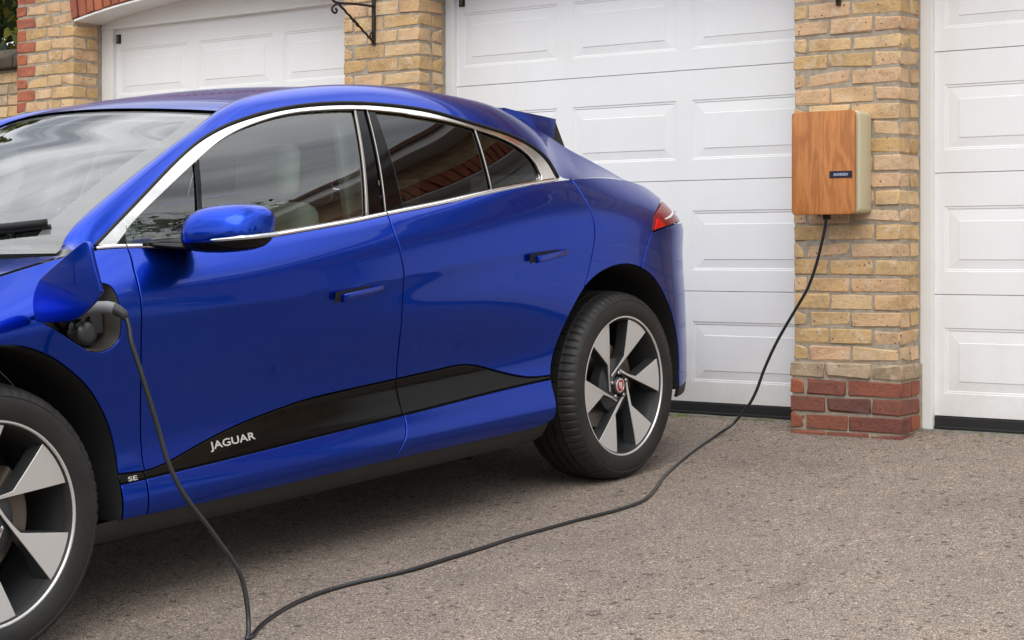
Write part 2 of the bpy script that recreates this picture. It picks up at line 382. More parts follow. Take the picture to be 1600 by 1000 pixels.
def pier(x0,x1,z1,label,ret=.205,redquoin=False,plinth=True):
    """x0..x1 front face, right return visible"""
    e=empty('brick_pier',((x0+x1)/2,YW,0)); tag(e,label,'brick pier','brick piers between the garage doors')
    ex,ey=(x0+x1)/2,YW
    k=0; z=-.047 if plinth else 0
    MB().box(x0-ex+.005,x1-ex-.005,.0045,ret+.05,-.3,z1-.002).build('mortar_core',M['mortar'],e)
    MB().box(x0-ex-.004,x1-ex+.004,-.004,ret+.03,-.3,.315).build('plinth_mortar',M['mortar'],e)
    while z<z1-.03:
        pl=z<.30 and plinth; xa=x0-ex-(.012 if pl else 0); xb=x1-ex+(.012 if pl else 0); y=-.012 if pl else 0
        h=CH-JT; m=M['stock']
        if pl: m=M['redbrick'] if z<.25 else M['oldbrick']
        w=xb-xa
        if redquoin:
            a=.092 if k%2 else .175
            cuts=[a+.004]+([.29,.43] if k%2 else [.335])
        else:
            cuts=[.170,.383] if k%2==0 else [.068,.280]
        cuts=[c+rng.uniform(-.008,.008) for c in cuts]
        xs=[0]+cuts+[w]
        for i in range(len(xs)-1):
            xl=xs[i]+(JT/2 if i else 0); xr=xs[i+1]-(JT/2 if i<len(xs)-2 else 0)
            last=i==len(xs)-2; short=(xr-xl)<.14
            d=(ret if (last and short) else .102) if last else (.16 if i==0 else .102)
            mm_=M['archbrick'] if (redquoin and i==0) else m
            hh=h-rng.uniform(0,.004)
            brick(xa+xl,y,z,xr-xl,d,hh,mm_,e)
            if last and not short:
                brick(xb-.102,y+.102+JT,z,.102,ret-.102-JT,h,m,e)
        z+=CH; k+=1
    return e
PL=[(-9.10,-8.555),(-6.344,-5.82),(-3.661,-3.155),(-.95,-.43)]
pier(*PL[0],2.84,'leftmost yellow brick pier with red corner bricks',.19,True,True)
pier(*PL[1],2.24,'yellow brick pier behind the car roof with an iron bracket',.19)
pier(*PL[2],2.24,'yellow brick pier on red brick footing carrying the wooden charger',.205)
# ---------------------------------------------------------------- arches, upper wall, roof
AX=[(PL[i][1]+PL[i+1][0])/2 for i in range(3)]; AH=[(PL[i+1][0]-PL[i][1])/2 for i in range(3)]
def archz(i,x,e=0): return 2.332-.079*(x-AX[i])**2
g=empty('garage_building',(-5,7.4,2.2)); tag(g,'long yellow brick garage block with red brick arches over white doors','building')
def W2(x,y,z): return (x+5,y-7.4,z-2.2)
for i in range(3):
    # voussoirs
    n=31 if i<2 else 29; xa,xb=AX[i]-AH[i]-.02,AX[i]+AH[i]+.02
    for k in range(n):
        x=xa+(xb-xa)*(k+.5)/n; z=archz(i,x); sl=-2*.079*(x-AX[i]); w=(xb-xa)/n-JT
        o=link('arch_brick',brickmesh(w,.102,.215,rng.randrange(5),M['archbrick']),None,g)
        a=-math.atan(sl); o.rotation_euler=(0,a,0); o.location=W2(x-math.cos(a)*w/2,YW-.004+rng.uniform(-.002,.002),z+math.sin(a)*w/2)
    # white lined soffit under the arch
    ns=24; mb=MB(); V=[];F=[]
    for k in range(ns+1):
        x=AX[i]-AH[i]-.0+(2*AH[i])*k/ns; z=archz(i,x)
        V+= [W2(x,YW+.004,z-.004),W2(x,YW+.25,z-.004),W2(x,YW+.004,z-.016),W2(x,YW+.25,z-.016)]
    for k in range(ns):
        a=4*k; b=a+4
        F+= [(a,b,b+1,a+1),(a+2,a+3,b+3,b+2),(a,a+2,b+2,b)]
    mb.add(V,F); mb.build('arch_soffit',None,g); 
def upper():
    V=[];F=[]; top=2.84; xs=[]; 
    def zb(x):
        for i in range(3):
            if AX[i]-AH[i]<=x<=AX[i]+AH[i]: return archz(i,x)+.222
        return 2.24
    pts=[-8.555]
    for i in range(3):
        xa,xb=AX[i]-AH[i],AX[i]+AH[i]
        pts+=[xa]+[xa+(xb-xa)*k/24 for k in range(25)]+[xb]
    x=-8.555; lst=[]
    for i in range(3):
        xa,xb=AX[i]-AH[i],AX[i]+AH[i]
        if i: lst.append((xa-1e-4,2.24))
        lst+=[(xa+(xb-xa)*k/24,archz(i,xa+(xb-xa)*k/24)+.215) for k in range(25)]
        if i<2: lst.append((xb+1e-4,2.24))
    lst+=[(PL[3][0]+1e-4,-.3),(PL[3][1]+.02,-.3)]
    for (x,z) in lst: V+=[W2(x,YW+.001,z),W2(x,YW+.001,top),W2(x,YW+.2,z),W2(x,YW+.2,top)]
    for k in range(len(lst)-1):
        a=4*k;b=a+4; F+=[(a,b,b+1,a+1),(a+2,a+3,b+3,b+2),(a,a+2,b+2,b)]
    m=NT('upper_brickwork'); tc_=m.n('TexCoord'); sp=m.n('SeparateXYZ'); m.l(tc_.outputs['Object'],sp.inputs[0])
    cb=m.n('CombineXYZ'); m.l(sp.outputs[0],cb.inputs[0]); m.l(sp.outputs[2],cb.inputs[1])
    bt=m.n('TexBrick'); bt.offset=.5; bt.inputs['Scale'].default_value=1; bt.inputs['Brick Width'].default_value=.222; bt.inputs['Row Height'].default_value=.0752; bt.inputs['Mortar Size'].default_value=.005; bt.inputs['Mortar Smooth'].default_value=.1
    bt.inputs['Color1'].default_value=(.50,.33,.17,1); bt.inputs['Color2'].default_value=(.55,.39,.24,1); bt.inputs['Mortar'].default_value=(.33,.29,.24,1); m.l(cb.outputs[0],bt.inputs['Vector'])
    v=m.coord(); c=m.mix(1.0,bt.outputs['Color'],m.ramp(m.noise(v,12,5,.6),[(.3,(.7,.68,.66)),(.7,(1.15,1.1,1.05))]),'MULTIPLY')
    m.set(Base_Color=c,Roughness=.9,Normal=m.bump(m.math('SUBTRACT',1.0,bt.outputs['Fac']),.6,.01)); M['upper']=m.m
    MB().add(V,F).build('upper_wall',m.m,g)
    MB().box(PL[0][0]+5+.01,PL[3][1]+5.02,.30,.34,-2.6,.64).build('back_wall',M['black'],g)
    MB().box(PL[3][1]+5-.1,PL[3][1]+5.02,-.17,4.5,-2.6,.64).build('gable_wall',m.m,g)
upper()
def wmat(name,c,rough,splash=False):
    m=NT(name); gp=m.n('NewGeometry'); v=gp.outputs['Position']; n1=m.noise(v,3,6,.6); n2=m.noise(v,45,4,.6)
    mp_=m.n('Mapping'); mp_.inputs['Scale'].default_value=(14,14,.9); m.l(v,mp_.inputs['Vector']); dr=m.noise(mp_.outputs[0],1.6,4,.6)
    cc=m.mix(1.0,m.mix(1.0,c,m.ramp(n1,[(.3,(.955,.95,.94)),(.7,(1,1,1))]),'MULTIPLY'),m.ramp(dr,[(.24,(.985,.983,.978)),(.5,(1,1,1))]),'MULTIPLY')
    if splash:
        sp_=m.n('SeparateXYZ'); m.l(v,sp_.inputs[0]); hgt=m.math('ADD',sp_.outputs[2],m.math('MULTIPLY',m.noise(v,6,6,.7),.55))
        cc=m.mix(1.0,cc,m.ramp(hgt,[(.32,(.88,.85,.80)),(.50,(.97,.965,.955)),(.72,(1,1,1))]),'MULTIPLY')
    m.set(Base_Color=cc,Roughness=rough,Normal=m.bump(n2,.03,.002)); return m.m
M['door']=wmat('white_door_paint',(.81,.81,.81),.42,True); M['frame']=wmat('white_upvc',(.78,.775,.76),.35)
for o in g.children:
    if o.name.startswith('arch_soffit'): o.data.materials.clear(); o.data.materials.append(M['frame'])
mb=MB(); mb.box(PL[0][0]+4.9,PL[3][1]+5.1,-.58,-.37,.62,.75); mb.build('eaves_board',M['frame'],g)
rt=NT('roof_tiles'); v=rt.coord((1,1,1)); wv=rt.n('TexWave'); wv.inputs['Scale'].default_value=1.6; wv.bands_direction='Y'; rt.l(v,wv.inputs['Vector']); rt.set(Base_Color=rt.ramp(rt.noise(v,8,5,.6),[(.3,(.13,.07,.05)),(.7,(.24,.12,.08))]),Roughness=.85,Normal=rt.bump(wv.outputs['Fac'],.5,.03))
mb=MB(); x0,x1=PL[0][0]+4.8,PL[3][1]+5.15
mb.add([(x0,-.61,.72),(x1,-.61,.72),(x1,2.4,2.4),(x0,2.4,2.4),(x0,5.4,.72),(x1,5.4,.72),(x0,-.61,.77),(x1,-.61,.77),(x1,2.4,2.47),(x0,2.4,2.47),(x0,5.4,.77),(x1,5.4,.77)],
       [(0,1,2,3),(3,2,5,4),(6,9,8,7),(9,10,11,8),(0,6,7,1),(4,5,11,10)]); mb.build('roof',rt.m,g)
# ---------------------------------------------------------------- garage doors
M['seal']=plain('rubber_seal',(.012,.012,.012),.6); M['brass']=plain('aged_brass',(.16,.12,.06),.4,.8)
DY=7.285
def rectloop(x0,x1,z0,z1,y): return [(x0,y,z0),(x1,y,z0),(x1,y,z1),(x0,y,z1)]
PROF=[(0,0),(.003,.0032),(.011,.0032),(.014,.0062),(.064,.0026),(.0665,0.0)]
def panelmesh(w,h):
    V=[];F=[]
    for ins,dep in PROF: V+=rectloop(ins,w-ins,ins*.8,h-ins*1.0,dep)
    for k in range(len(PROF)-1):
        for i in range(4):
            j=(i+1)%4; F.append((4*k+i,4*k+j,4*k+4+j,4*k+4+i))
    n=4*(len(PROF)-1); F.append((n,n+1,n+2,n+3))
    me=mesh('raised_panel',V,F); me.materials.append(M['door']); return me
PM=panelmesh(.611,.285)
def garage_door(xd,label,lock=False):
    e=empty('garage_door',(xd+1.072,DY,.054)); tag(e,label,'garage door','white sectional garage doors')
    X=lambda x:x-1.072
    zb=.035
    for k in range(4):
        z0=zb+.53*k; z1=z0+.53
        s=MB(); g_=.0022
        cx=[0.0,.067,.678,.767,1.378,1.467,2.078,2.145]; cz=[z0+g_,z0+.10,z0+.385,z1-g_]
        V=[];F=[]
        for zz in cz:
            for xx in cx: V.append((X(xx),0,zz))
        for b in range(3):
            for a in range(7):
                if b==1 and a in (1,3,5): continue
                F.append((b*8+a,b*8+a+1,(b+1)*8+a+1,(b+1)*8+a))
        # rolled edges: top lip slopes back, bottom tucks under
        n=len(V); V+=[(X(0),.012,z1+.001),(X(2.145),.012,z1+.001),(X(0),.010,z0+.001),(X(2.145),.010,z0+.001),(X(0),.03,z1),(X(2.145),.03,z1),(X(0),.03,z0),(X(2.145),.03,z0)]
        F+=[(24,31,n+1,n),(7,0,n+2,n+3),(n,n+1,n+5,n+4),(n+3,n+2,n+6,n+7),(n+4,n+5,n+7,n+6),(24,n,n+4,n+6,n+2,0),(31,7,n+3,n+7,n+5,n+1)]
        s.add(V,F); so=s.build('door_section',M['door'],e,fix=False)
        for a in (.067,.767,1.467):
            p=link('raised_panel',PM,None,so); p.location=(X(a),0,z0+.10)
    MB().box(X(0),X(2.145),-.004,.03,-.012,.033).build('bottom_seal',M['seal'],e,bevel=.004)
    MB().box(X(0),X(2.145),-.012,.02,-.022,-.008).build('seal_lip',M['seal'],e,bevel=.004)
    if lock:
        mb=MB(); mb.box(X(.050),X(.085),-.010,-.001,2.045,2.10); l=mb.build('latch_plate',M['black'],e,bevel=.002)
        MB().box(X(.059),X(.076),-.016,-.009,2.052,2.093).build('latch_pull',M['brass'],l,bevel=.003)
    return e
def door_frame(xl,xin,xrin,xr,label,i):
    e=empty('door_frame',((xl+xr)/2,7.255,0)); c=(xl+xr)/2; tag(e,label,'door frame','white frames round the garage doors')
    MB().box(xl-c-.02,xin-c,0,.075,.012,2.36).build('jamb',M['frame'],e,bevel=.003)
    MB().box(xrin-c,xr-c+.02,0,.075,.012,2.36).build('jamb',M['frame'],e,bevel=.003)
    V=[];F=[];ns=20; b=[]
    for k in range(ns+1):
        x=xl+(xr-xl)*k/ns; zt=archz(i,x)-.01
        V+=[(x-c,-.002,2.186),(x-c,-.002,zt),(x-c,.06,2.186)]
    for k in range(ns): a=3*k;q=a+3; F+=[(a,q,q+1,a+1),(a,a+2,q+2,q)]
    MB().add(V,F).build('head_board',M['frame'],e,fix=False)
    MB().box(xl-c,xr-c,-.010,.004,2.186,2.206).build('head_bead',M['frame'],e,bevel=.003)
garage_door(-8.50,'white panelled garage door at the far left behind the car roof',True)
garage_door(-5.802,'middle white panelled garage door behind the car tail',True)
garage_door(-3.128,'white panelled garage door right of the charger pier')
door_frame(-8.555,-8.462,-6.40,-6.344,'white frame with arched head round the left garage door',0)
door_frame(-5.82,-5.774,-3.70,-3.661,'white frame round the middle garage door',1)
door_frame(-3.155,-3.106,-1.0,-.95,'white frame post right of the charger pier',2)
# concrete threshold strip
def threshold(x0,x1,label):
    V=[];F=[];n=60
    for k in range(n+1):
        x=x0+(x1-x0)*k/n; r1=noise.noise(Vector((x*6,1,0)))*.012; r2=noise.noise(Vector((x*9,5,0)))*.006
        V+=[(x,7.20+r1,.0),(x,7.215+r1,.030+r2),(x,7.33,.034),(x,7.33,0)]
    for k in range(n):
        a=4*k
        for j in range(3): F.append((a+j,a+4+j,a+5+j,a+1+j))
    m=M.get('concrete')
    if not m:
        q=NT('mossy_concrete'); v=q.coord(); q.set(Base_Color=q.mix(q.ramp(q.noise(v,7,5,.6),[(.5,(0,0,0)),(.66,(1,1,1))]),q.ramp(q.noise(v,30,5,.7),[(.3,(.10,.09,.07)),(.7,(.27,.25,.21))]),(.11,.115,.045)),Roughness=.95,Normal=q.bump(q.noise(v,40,5,.7),.7,.01)); m=M['concrete']=q.m
    tag(obj('door_threshold',V,F,m),kind='structure')
threshold(PL[1][1],PL[2][0],'');threshold(PL[2][1],-.95,'');threshold(PL[0][1],PL[1][0],'')
# ---------------------------------------------------------------- car
AL=R(3.71); DD=R(37.5)-TH
ca=Vector((math.sin(DD)*math.cos(AL),math.cos(DD)*math.cos(AL),math.sin(AL))); cs=Vector((math.cos(DD),-math.sin(DD),0)); cu=cs.cross(ca)
car=empty('car'); tag(car,'glossy blue electric car with black sill strip, plugged in to charge','car')
car.matrix_world=Matrix(((cs.x,ca.x,cu.x,-4.78308),(cs.y,ca.y,cu.y,2.93211),(cs.z,ca.z,cu.z,-.28870),(0,0,0,1)))
# car frame: x toward the camera side, y toward the tail (0 = front axle), z up
def inpoly(P,poly):
    x,y=P[:,0],P[:,1]; c=np.zeros(len(P),bool); p=np.asarray(poly); q=np.roll(p,-1,0)
    for (a,b),(d,e) in zip(p,q):
        if b==e: continue
        c^=((b>y)!=(e>y))&(x<(d-a)*(y-b)/(e-b)+a)
    return c
def resample(poly,res):
    out=[]; n=len(poly)
    for i in range(n):
        a=np.array(poly[i]);b=np.array(poly[(i+1)%n]); d=np.linalg.norm(b-a)
        if d<1e-5: continue
        k=max(1,int(round(d/res)))
        for j in range(k): out.append(a+(b-a)*j/k)
    return np.array(out)
def fnorm(F,y,z,e=.002):
    gy=(F(y+e,z)-F(y-e,z))/(2*e); gz_=(F(y,z+e)-F(y,z-e))/(2*e)
    n=np.stack([np.ones_like(gy),-gy,-gz_],-1); return n/np.linalg.norm(n,axis=-1,keepdims=True)
def signed(p):
    q=np.roll(p,-1,0); return .5*np.sum(p[:,0]*q[:,1]-q[:,0]*p[:,1])
def panel(name,poly,F,m,parent,res=.014,thick=.014,off=0.,hole=None,sides=(1,-1),inset=.0050,edge=.0028):
    """a body panel: a region of the (y,z) side view lifted on to the curved surface x=F(y,z), with rolled edges"""
    B=resample(poly,res)
    if signed(B)<0: B=B[::-1]
    loops=[B]
    if hole is not None:
        H=resample(hole,res*.6)
        if signed(H)>0: H=H[::-1]
        loops.append(H)
    pts=[];edges=[];nb=[]
    L2=[]
    for Lp in loops:
        t=np.roll(Lp,-1,0)-np.roll(Lp,1,0); t/=np.maximum(np.linalg.norm(t,axis=1,keepdims=True),1e-9)
        o=np.stack([t[:,1],-t[:,0]],1); Lp=Lp-o*inset; L2.append((Lp,o))
        b=len(pts); pts+=list(map(tuple,Lp)); edges+=[(b+i,b+(i+1)%len(Lp)) for i in range(len(Lp))]
    lo=B.min(0);hi=B.max(0)
    gy,gz_=np.meshgrid(np.arange(lo[0]+res/2,hi[0],res),np.arange(lo[1]+res/2,hi[1],res)); Gp=np.stack([gy.ravel(),gz_.ravel()],1)
    keep=inpoly(Gp,L2[0][0])
    if hole is not None: keep&=~inpoly(Gp,L2[1][0])
    Gp=Gp[keep]; allb=np.concatenate([l[0] for l in L2])
    if len(Gp):
        dm=np.full(len(Gp),9.)
        for i in range(0,len(allb),64): dm=np.minimum(dm,np.sqrt(((Gp[:,None]-allb[None,i:i+64])**2).sum(-1)).min(1))
        Gp=Gp[dm>res*.55]
    pts+=list(map(tuple,Gp))
    v2,_,f2,*_=delaunay_2d_cdt([Vector(p) for p in pts],edges,[],0,1e-7)
    v2=np.array([(p.x,p.y) for p in v2]); f2=np.array([f for f in f2 if len(f)==3])
    ce=v2[f2].mean(1); ok=inpoly(ce,L2[0][0])
    if hole is not None: ok&=~inpoly(ce,L2[1][0])
    f2=f2[ok]
    ar=(v2[f2[:,1],0]-v2[f2[:,0],0])*(v2[f2[:,2],1]-v2[f2[:,0],1])-(v2[f2[:,2],0]-v2[f2[:,0],0])*(v2[f2[:,1],1]-v2[f2[:,0],1])
    f2[ar<0]=f2[ar<0][:,::-1]
    x=F(v2[:,0],v2[:,1])+off; N=fnorm(F,v2[:,0],v2[:,1]); V=np.stack([x,v2[:,0],v2[:,1]],1)
    Vl=[V];Nl=[N];Fl=[tuple(t) for t in f2]; nv=len(V)
    for Lp,o in L2:
        n=len(Lp); bx=F(Lp[:,0],Lp[:,1])+off; bn=fnorm(F,Lp[:,0],Lp[:,1]); b0=np.stack([bx,Lp[:,0],Lp[:,1]],1); o3=np.stack([0*bx,o[:,0],o[:,1]],1)
        o3=o3-bn*(o3*bn).sum(1,keepdims=True); o3/=np.linalg.norm(o3,axis=1,keepdims=True)
        rings=[(b0,bn),(b0+o3*edge*.7-bn*edge*.3,(bn+o3)/1.414),(b0+o3*edge-bn*edge,o3),(b0+o3*edge-bn*thick,o3)]
        for q,(p,nn) in enumerate(rings): Vl.append(p);Nl.append(nn)
        for q in range(3):
            a=nv+q*n;c=a+n
            for i in range(n): j=(i+1)%n; Fl.append((a+i,c+i,c+j,a+j))
        nv+=4*n
    V=np.concatenate(Vl);N=np.concatenate(Nl); out=[]
    for s in sides:
        if s==1: vv,nn,ff=V,N,Fl
        else:
            vv=V*np.array([-1,1,1]);nn=N*np.array([-1,1,1]);ff=[t[::-1] for t in Fl]
        out.append(obj(name,vv,ff,m,parent[0 if s==1 else -1] if isinstance(parent,(list,tuple)) else parent,True,nn))
    return out
def patch(name,fn,nu,nv,m,parent,flip=False,thick=0):
    U,Vv=np.meshgrid(np.linspace(0,1,nu),np.linspace(0,1,nv)); p=fn(U,Vv)
    V=np.stack(p,-1).reshape(-1,3); F=[]
    for j in range(nv-1):
        for i in range(nu-1):
            q=(j*nu+i,j*nu+i+1,(j+1)*nu+i+1,(j+1)*nu+i); F.append(q[::-1] if flip else q)
    return obj(name,V,F,m,parent,True)
def mirror(o,parent=None):
    V=[(-v.co.x,v.co.y,v.co.z) for v in o.data.vertices]; F=[tuple(p.vertices)[::-1] for p in o.data.polygons]
    q=obj(o.name.split('.')[0],V,F,o.data.materials[0],parent or o.parent,o.data.polygons[0].use_smooth); return q
# traced feature lines in the side view (y,z)
BELT=[(y,float(ZT(y))) for y in np.linspace(.40,2.80,60)]
SEAM1=c2([(.582,1.066),(.577,1.041),(.562,.996),(.551,.929),(.546,.859),(.546,.80),(.551,.60),(.548,.42),(.538,.285)])
SEAM2=c2([(1.712,1.109),(1.703,1.061),(1.700,.968),(1.702,.903),(1.702,.75),(1.704,.546),(1.713,.440),(1.690,.370),(1.622,.276)])
SEAM3=c2([(2.798,1.199),(2.803,1.102),(2.801,1.003),(2.786,.922),(2.758,.837),(2.735,.785)])
STOP=c2([(.44,.430),(.547,.422),(.606,.426),(.672,.437),(.807,.468),(.945,.494),(1.1,.515),(1.304,.535),(1.694,.547),(1.90,.553),(2.02,.557),(2.09,.551),(2.16,.536),(2.30,.495),(2.42,.468),(2.545,.461)])
SBOT=c2([(.44,.401),(.547,.401),(.995,.407),(1.696,.424),(2.29,.443),(2.545,.449)])
SILL=c2([(.44,.297),(.527,.295),(.98,.284),(1.619,.281),(2.265,.276),(2.44,.281),(2.516,.300)])
RARCH=c2([(2.518,.300),(2.537,.442),(2.555,.515),(2.588,.588),(2.635,.663),(2.686,.730),(2.745,.786),(2.825,.826),(2.925,.848),(3.03,.848),(3.134,.823),(3.232,.773),(3.32,.69),(3.385,.60),(3.425,.50),(3.436,.40),(3.43,.30)],5)
FARCH=c2([(-.445,.30),(-.452,.42),(-.440,.52),(-.40,.621),(-.346,.691),(-.27,.754),(-.19,.80),(-.10,.829),(0,.840),(.06,.836),(.124,.826),(.202,.796),(.27,.754),(.346,.691),(.40,.621),(.434,.552),(.449,.482),(.448,.421),(.441,.297)],4)
def yi(curve,y): c=np.array(curve); return float(np.interp(y,c[:,0],c[:,1]))
def zi(curve,z):
    c=np.array(curve); o=np.argsort(c[:,1]); return float(np.interp(z,c[o,1],c[o,0]))
def sub(curve,y0,y1,n=40): return [(y,yi(curve,y)) for y in np.linspace(y0,y1,n)]
def cut(curve,zhi,zlo): return [(y,z) for y,z in curve if zlo<z<zhi]
P=M['paint']
# --- inner dark shell closes the gaps
shell=[(-.80,.30),(-.80,.66)]+[(y,float(ZT(y))-.02) for y in np.linspace(-.78,3.50,60)]+[(3.52,.95),(3.70,.90),(3.70,.30)]+RARCH[::-1]+FARCH[::-1]

# --- front wings with the charge port opening
TOPL=[(y,float(ZT(y))) for y in np.linspace(-.42,.582,40)]
s1u=cut(SEAM1,1.2,.426)
PORT=c2([(.195,.885),(.235,.862),(.30,.822),(.355,.792),(.40,.786),(.44,.797),(.463,.822),(.468,.867),(.467,.91),(.462,.945),(.447,.966),(.40,.976),(.33,.972),(.26,.948),(.205,.91),(.195,.885)],4)[:-1]
wing=TOPL+s1u+sub(STOP,.549,.449,6)+[p for p in FARCH[::-1] if p[1]>.43 or p[0]<0][0:]
wing=[p for p in wing if not(p[0]<-.40 and p[1]<.60)]
wing=[p for p in wing if p[0]>-.43]
for sg in (1,-1): panel('inner_shell',shell,lambda y,z:W(y,z)-.022,M['black'],car,res=.03,thick=.02,hole=(PORT if sg==1 else None),sides=(sg,))
pw=panel('front_wing',wing,W,P,car,hole=PORT,sides=(1,)); pw2=panel('front_wing',wing,W,P,car,sides=(-1,))
WG=(pw[0],pw2[0])
panel('wing_strip',sub(STOP,.449,.547,6)+sub(SBOT,.547,.449,6),W,M['gloss'],WG,off=-.003)
panel('wing_lower',sub(SBOT,.449,.546,6)+[(.540,.296),(.443,.298)],W,P,WG)
# --- doors
fd=BELT; fdt=[(y,float(ZT(y))) for y in np.linspace(.582,1.712,50)]
s2u=cut(SEAM2,1.2,.55); 
FD=panel('front_door',fdt+s2u+sub(STOP,1.704,.549,40)+s1u[::-1],W,P,car)
panel('door_strip',sub(STOP,.549,1.704,40)+cut(SEAM2,.545,.426)+sub(SBOT,1.711,.549,40),W,M['gloss'],FD,off=-.004)
panel('door_lower',sub(SBOT,.547,1.711,40)+cut(SEAM2,.42,.283)+sub(SILL,1.63,.54,40),W,P,FD)
rdt=[(y,float(ZT(y))) for y in np.linspace(1.712,2.798,50)]
ra=[p for p in RARCH if p[0]<2.735 and .462<p[1]<.785]
RD=panel('rear_door',rdt+SEAM3+ra[::-1]+sub(STOP,2.540,1.706,40)+s2u[::-1],W,P,car)
panel('door_strip',sub(STOP,1.706,2.538,40)+sub(SBOT,2.536,1.711,40)+cut(SEAM2,.545,.426)[::-1],W,M['gloss'],RD,off=-.004)
panel('door_lower',sub(SBOT,1.711,2.536,30)+[p for p in RARCH if p[0]<2.6 and .305<p[1]<.445][::-1]+[(2.516,.303)]+sub(SILL,2.51,1.63,30)+cut(SEAM2,.42,.283)[::-1],W,P,RD)
# --- rear quarter, bumper, lamps
BSEAM=[(3.211,.968),(3.189,.945),(3.165,.90),(3.142,.855),(3.118,.831)]
TLAMP=c2([(3.211,.968),(3.225,1.0),(3.262,1.036),(3.34,1.062),(3.44,1.082),(3.52,1.088)],5)
qt=[(y,float(ZT(y))) for y in np.linspace(2.798,3.62,40)]
ra2=[p for p in RARCH if 2.735<=p[0]<=3.118 and p[1]>.7]
Q=panel('rear_quarter',qt+[(3.62,1.088)]+[(3.57,1.09)]+TLAMP[::-1]+BSEAM+ra2[::-1]+SEAM3[::-1],W,P,car)
TL=TLAMP+[(3.60,1.082),(3.68,1.05),(3.72,1.01),(3.70,.985),(3.60,.99),(3.48,.992),(3.34,.982)]
panel('tail_light',TL,lambda y,z:W(y,z)-.002,M['lens_smoke'],Q,res=.010)
panel('brake_lens',[(3.225,.972),(3.262,1.02),(3.285,1.022),(3.33,.992),(3.34,.984)],lambda y,z:W(y,z)+.0012,M['lens_red'],Q,res=.008,thick=.003)
panel('lamp_strip',[(3.345,1.018),(3.40,1.026),(3.56,1.050),(3.57,1.040),(3.41,1.014),(3.35,1.009)],lambda y,z:W(y,z)+.0014,M['lens_white'],Q,res=.008,thick=.003)
bp=BSEAM[::-1]+TL[:0:-1][:0]+[(3.211,.966),(3.34,.980),(3.48,.990),(3.60,.988),(3.70,.983),(3.80,.98),(3.80,.34),(3.44,.30)]+[p for p in RARCH if p[0]>=3.118 and p[1]>.31][::-1]
RB=panel('rear_bumper',bp,W,P,car)
panel('bumper_lip',[(3.45,.345),(3.80,.345),(3.80,.26),(3.44,.26)],lambda y,z:W(y,z)-.006,M['plastic'],car)
# --- sills
def sill_fn(sg):
    V=[];F=[];ys=np.linspace(.36,2.50,50)
    for y in ys:
        e=yi(SILL,min(max(y,.44),2.516)); w=float(W(np.array(y),np.array(e)))
        V+=[(sg*(w-.010),y,e+.006),(sg*(w-.016),y,e-.012),(sg*(w-.045),y,e-.058),(sg*(w-.12),y,e-.068),(sg*.55,y,.20)]
    for i in range(len(ys)-1):
        for k in range(4): a=i*5+k; q=(a,a+1,a+6,a+5); F.append(q if sg==1 else q[::-1])
    return obj('sill',V,F,M['plastic'],car,True)
sill_fn(1);sill_fn(-1)
# --- arch lips and liners
def arch(curve,yc):
    for sg in (1,-1):
        n=len(curve); V=[];F=[]
        for (y,z) in curve:
            w=float(W(np.array(y),np.array(z)))
            V+=[(sg*(w-.004),y,z),(sg*(w-.028),y+(yc-y)*.012,z-.004),(sg*.56,y,z+.012)]
        for i in range(n-1):
            for k in range(2): a=i*3+k; F.append((a,a+1,a+4,a+3) if sg==1 else (a,a+3,a+4,a+1))
        obj('arch_liner',V,F,M['liner'],car,True)
        cy=sum(p[0] for p in curve)/n
        pl=[(sg*.555,y,z+.012) for y,z in curve]; obj('arch_backing',pl,[tuple(range(n))],M['liner'],car)
arch(FARCH,0);arch(RARCH,2.98)
# --- upper body
Lk=[(.40,1.062,.838),(.473,1.073,.829),(.609,1.158,.806),(.881,1.315,.742),(1.071,1.399,.703),(1.278,1.452,.681),(1.512,1.485,.672),(1.788,1.493,.682),(2.080,1.470,.711),(2.293,1.424,.750),(2.500,1.371,.783),(2.626,1.320,.805),(2.690,1.270,.822),(2.740,1.205,.840),(2.90,1.197,.832),(3.10,1.194,.811),(3.32,1.168,.781),(3.58,1.110,.705)]
Uk=[(.385,1.058,.76),(.420,1.085,.754),(.515,1.161,.734),(.843,1.318,.671),(1.011,1.386,.638),(1.203,1.474,.580),(1.45,1.521,.513),(1.78,1.550,.505),(2.10,1.551,.508),(2.36,1.538,.511),(2.60,1.513,.522),(2.76,1.470,.556),(2.86,1.420,.598),(2.95,1.370,.630),(3.05,1.318,.650),(3.18,1.269,.662),(3.34,1.205,.680),(3.55,1.135,.660)]
tk=np.arange(len(Lk),dtype=float)
LS=[nspl(tk,[p[i] for p in Lk]) for i in range(3)]; US=[nspl(tk,[p[i] for p in Uk]) for i in range(3)]
def rail(u,v,sg=1,inn=0.):
    t=v*(len(Lk)-1); a=[s_(t) for s_ in LS]; b=[s_(t) for s_ in US]     # (y,z,x)
    dz=b[1]-a[1]; dx=a[2]-b[2]; ln=np.sqrt(dz*dz+dx*dx)
    bul=np.interp(t,[0,2,4,5,6,8,10,12,13,14,17],[.012,.020,.026,.034,.040,.044,.040,.022,.004,-.012,-.008])
    nx=dz/np.maximum(ln,1e-6); nz_=dx/np.maximum(ln,1e-6)
    y=a[0]*(1-u)+b[0]*u; z=a[1]*(1-u)+b[1]*u+nz_*bul*4*u*(1-u); x=a[2]*(1-u)+b[2]*u+nx*bul*4*u*(1-u)
    return sg*x,y,z
for sg in (1,-1): patch('roof_rail',lambda u,v:rail(u,v,sg),16,150,P,car,flip=(sg==-1))
tH=5.0
def roof(u,v):
    t=tH+v*(10.9-tH); b=[s_(t) for s_ in US]; k=2*u-1; q=1-k*k
    bow=np.interp(v,[0,.5,1],[.115,.02,0]); c=np.interp(v,[0,.25,.6,1],[.030,.032,.036,.036])
    return k*b[2],b[0]-bow*q,b[1]+c*q
patch('roof',roof,41,60,P,car)
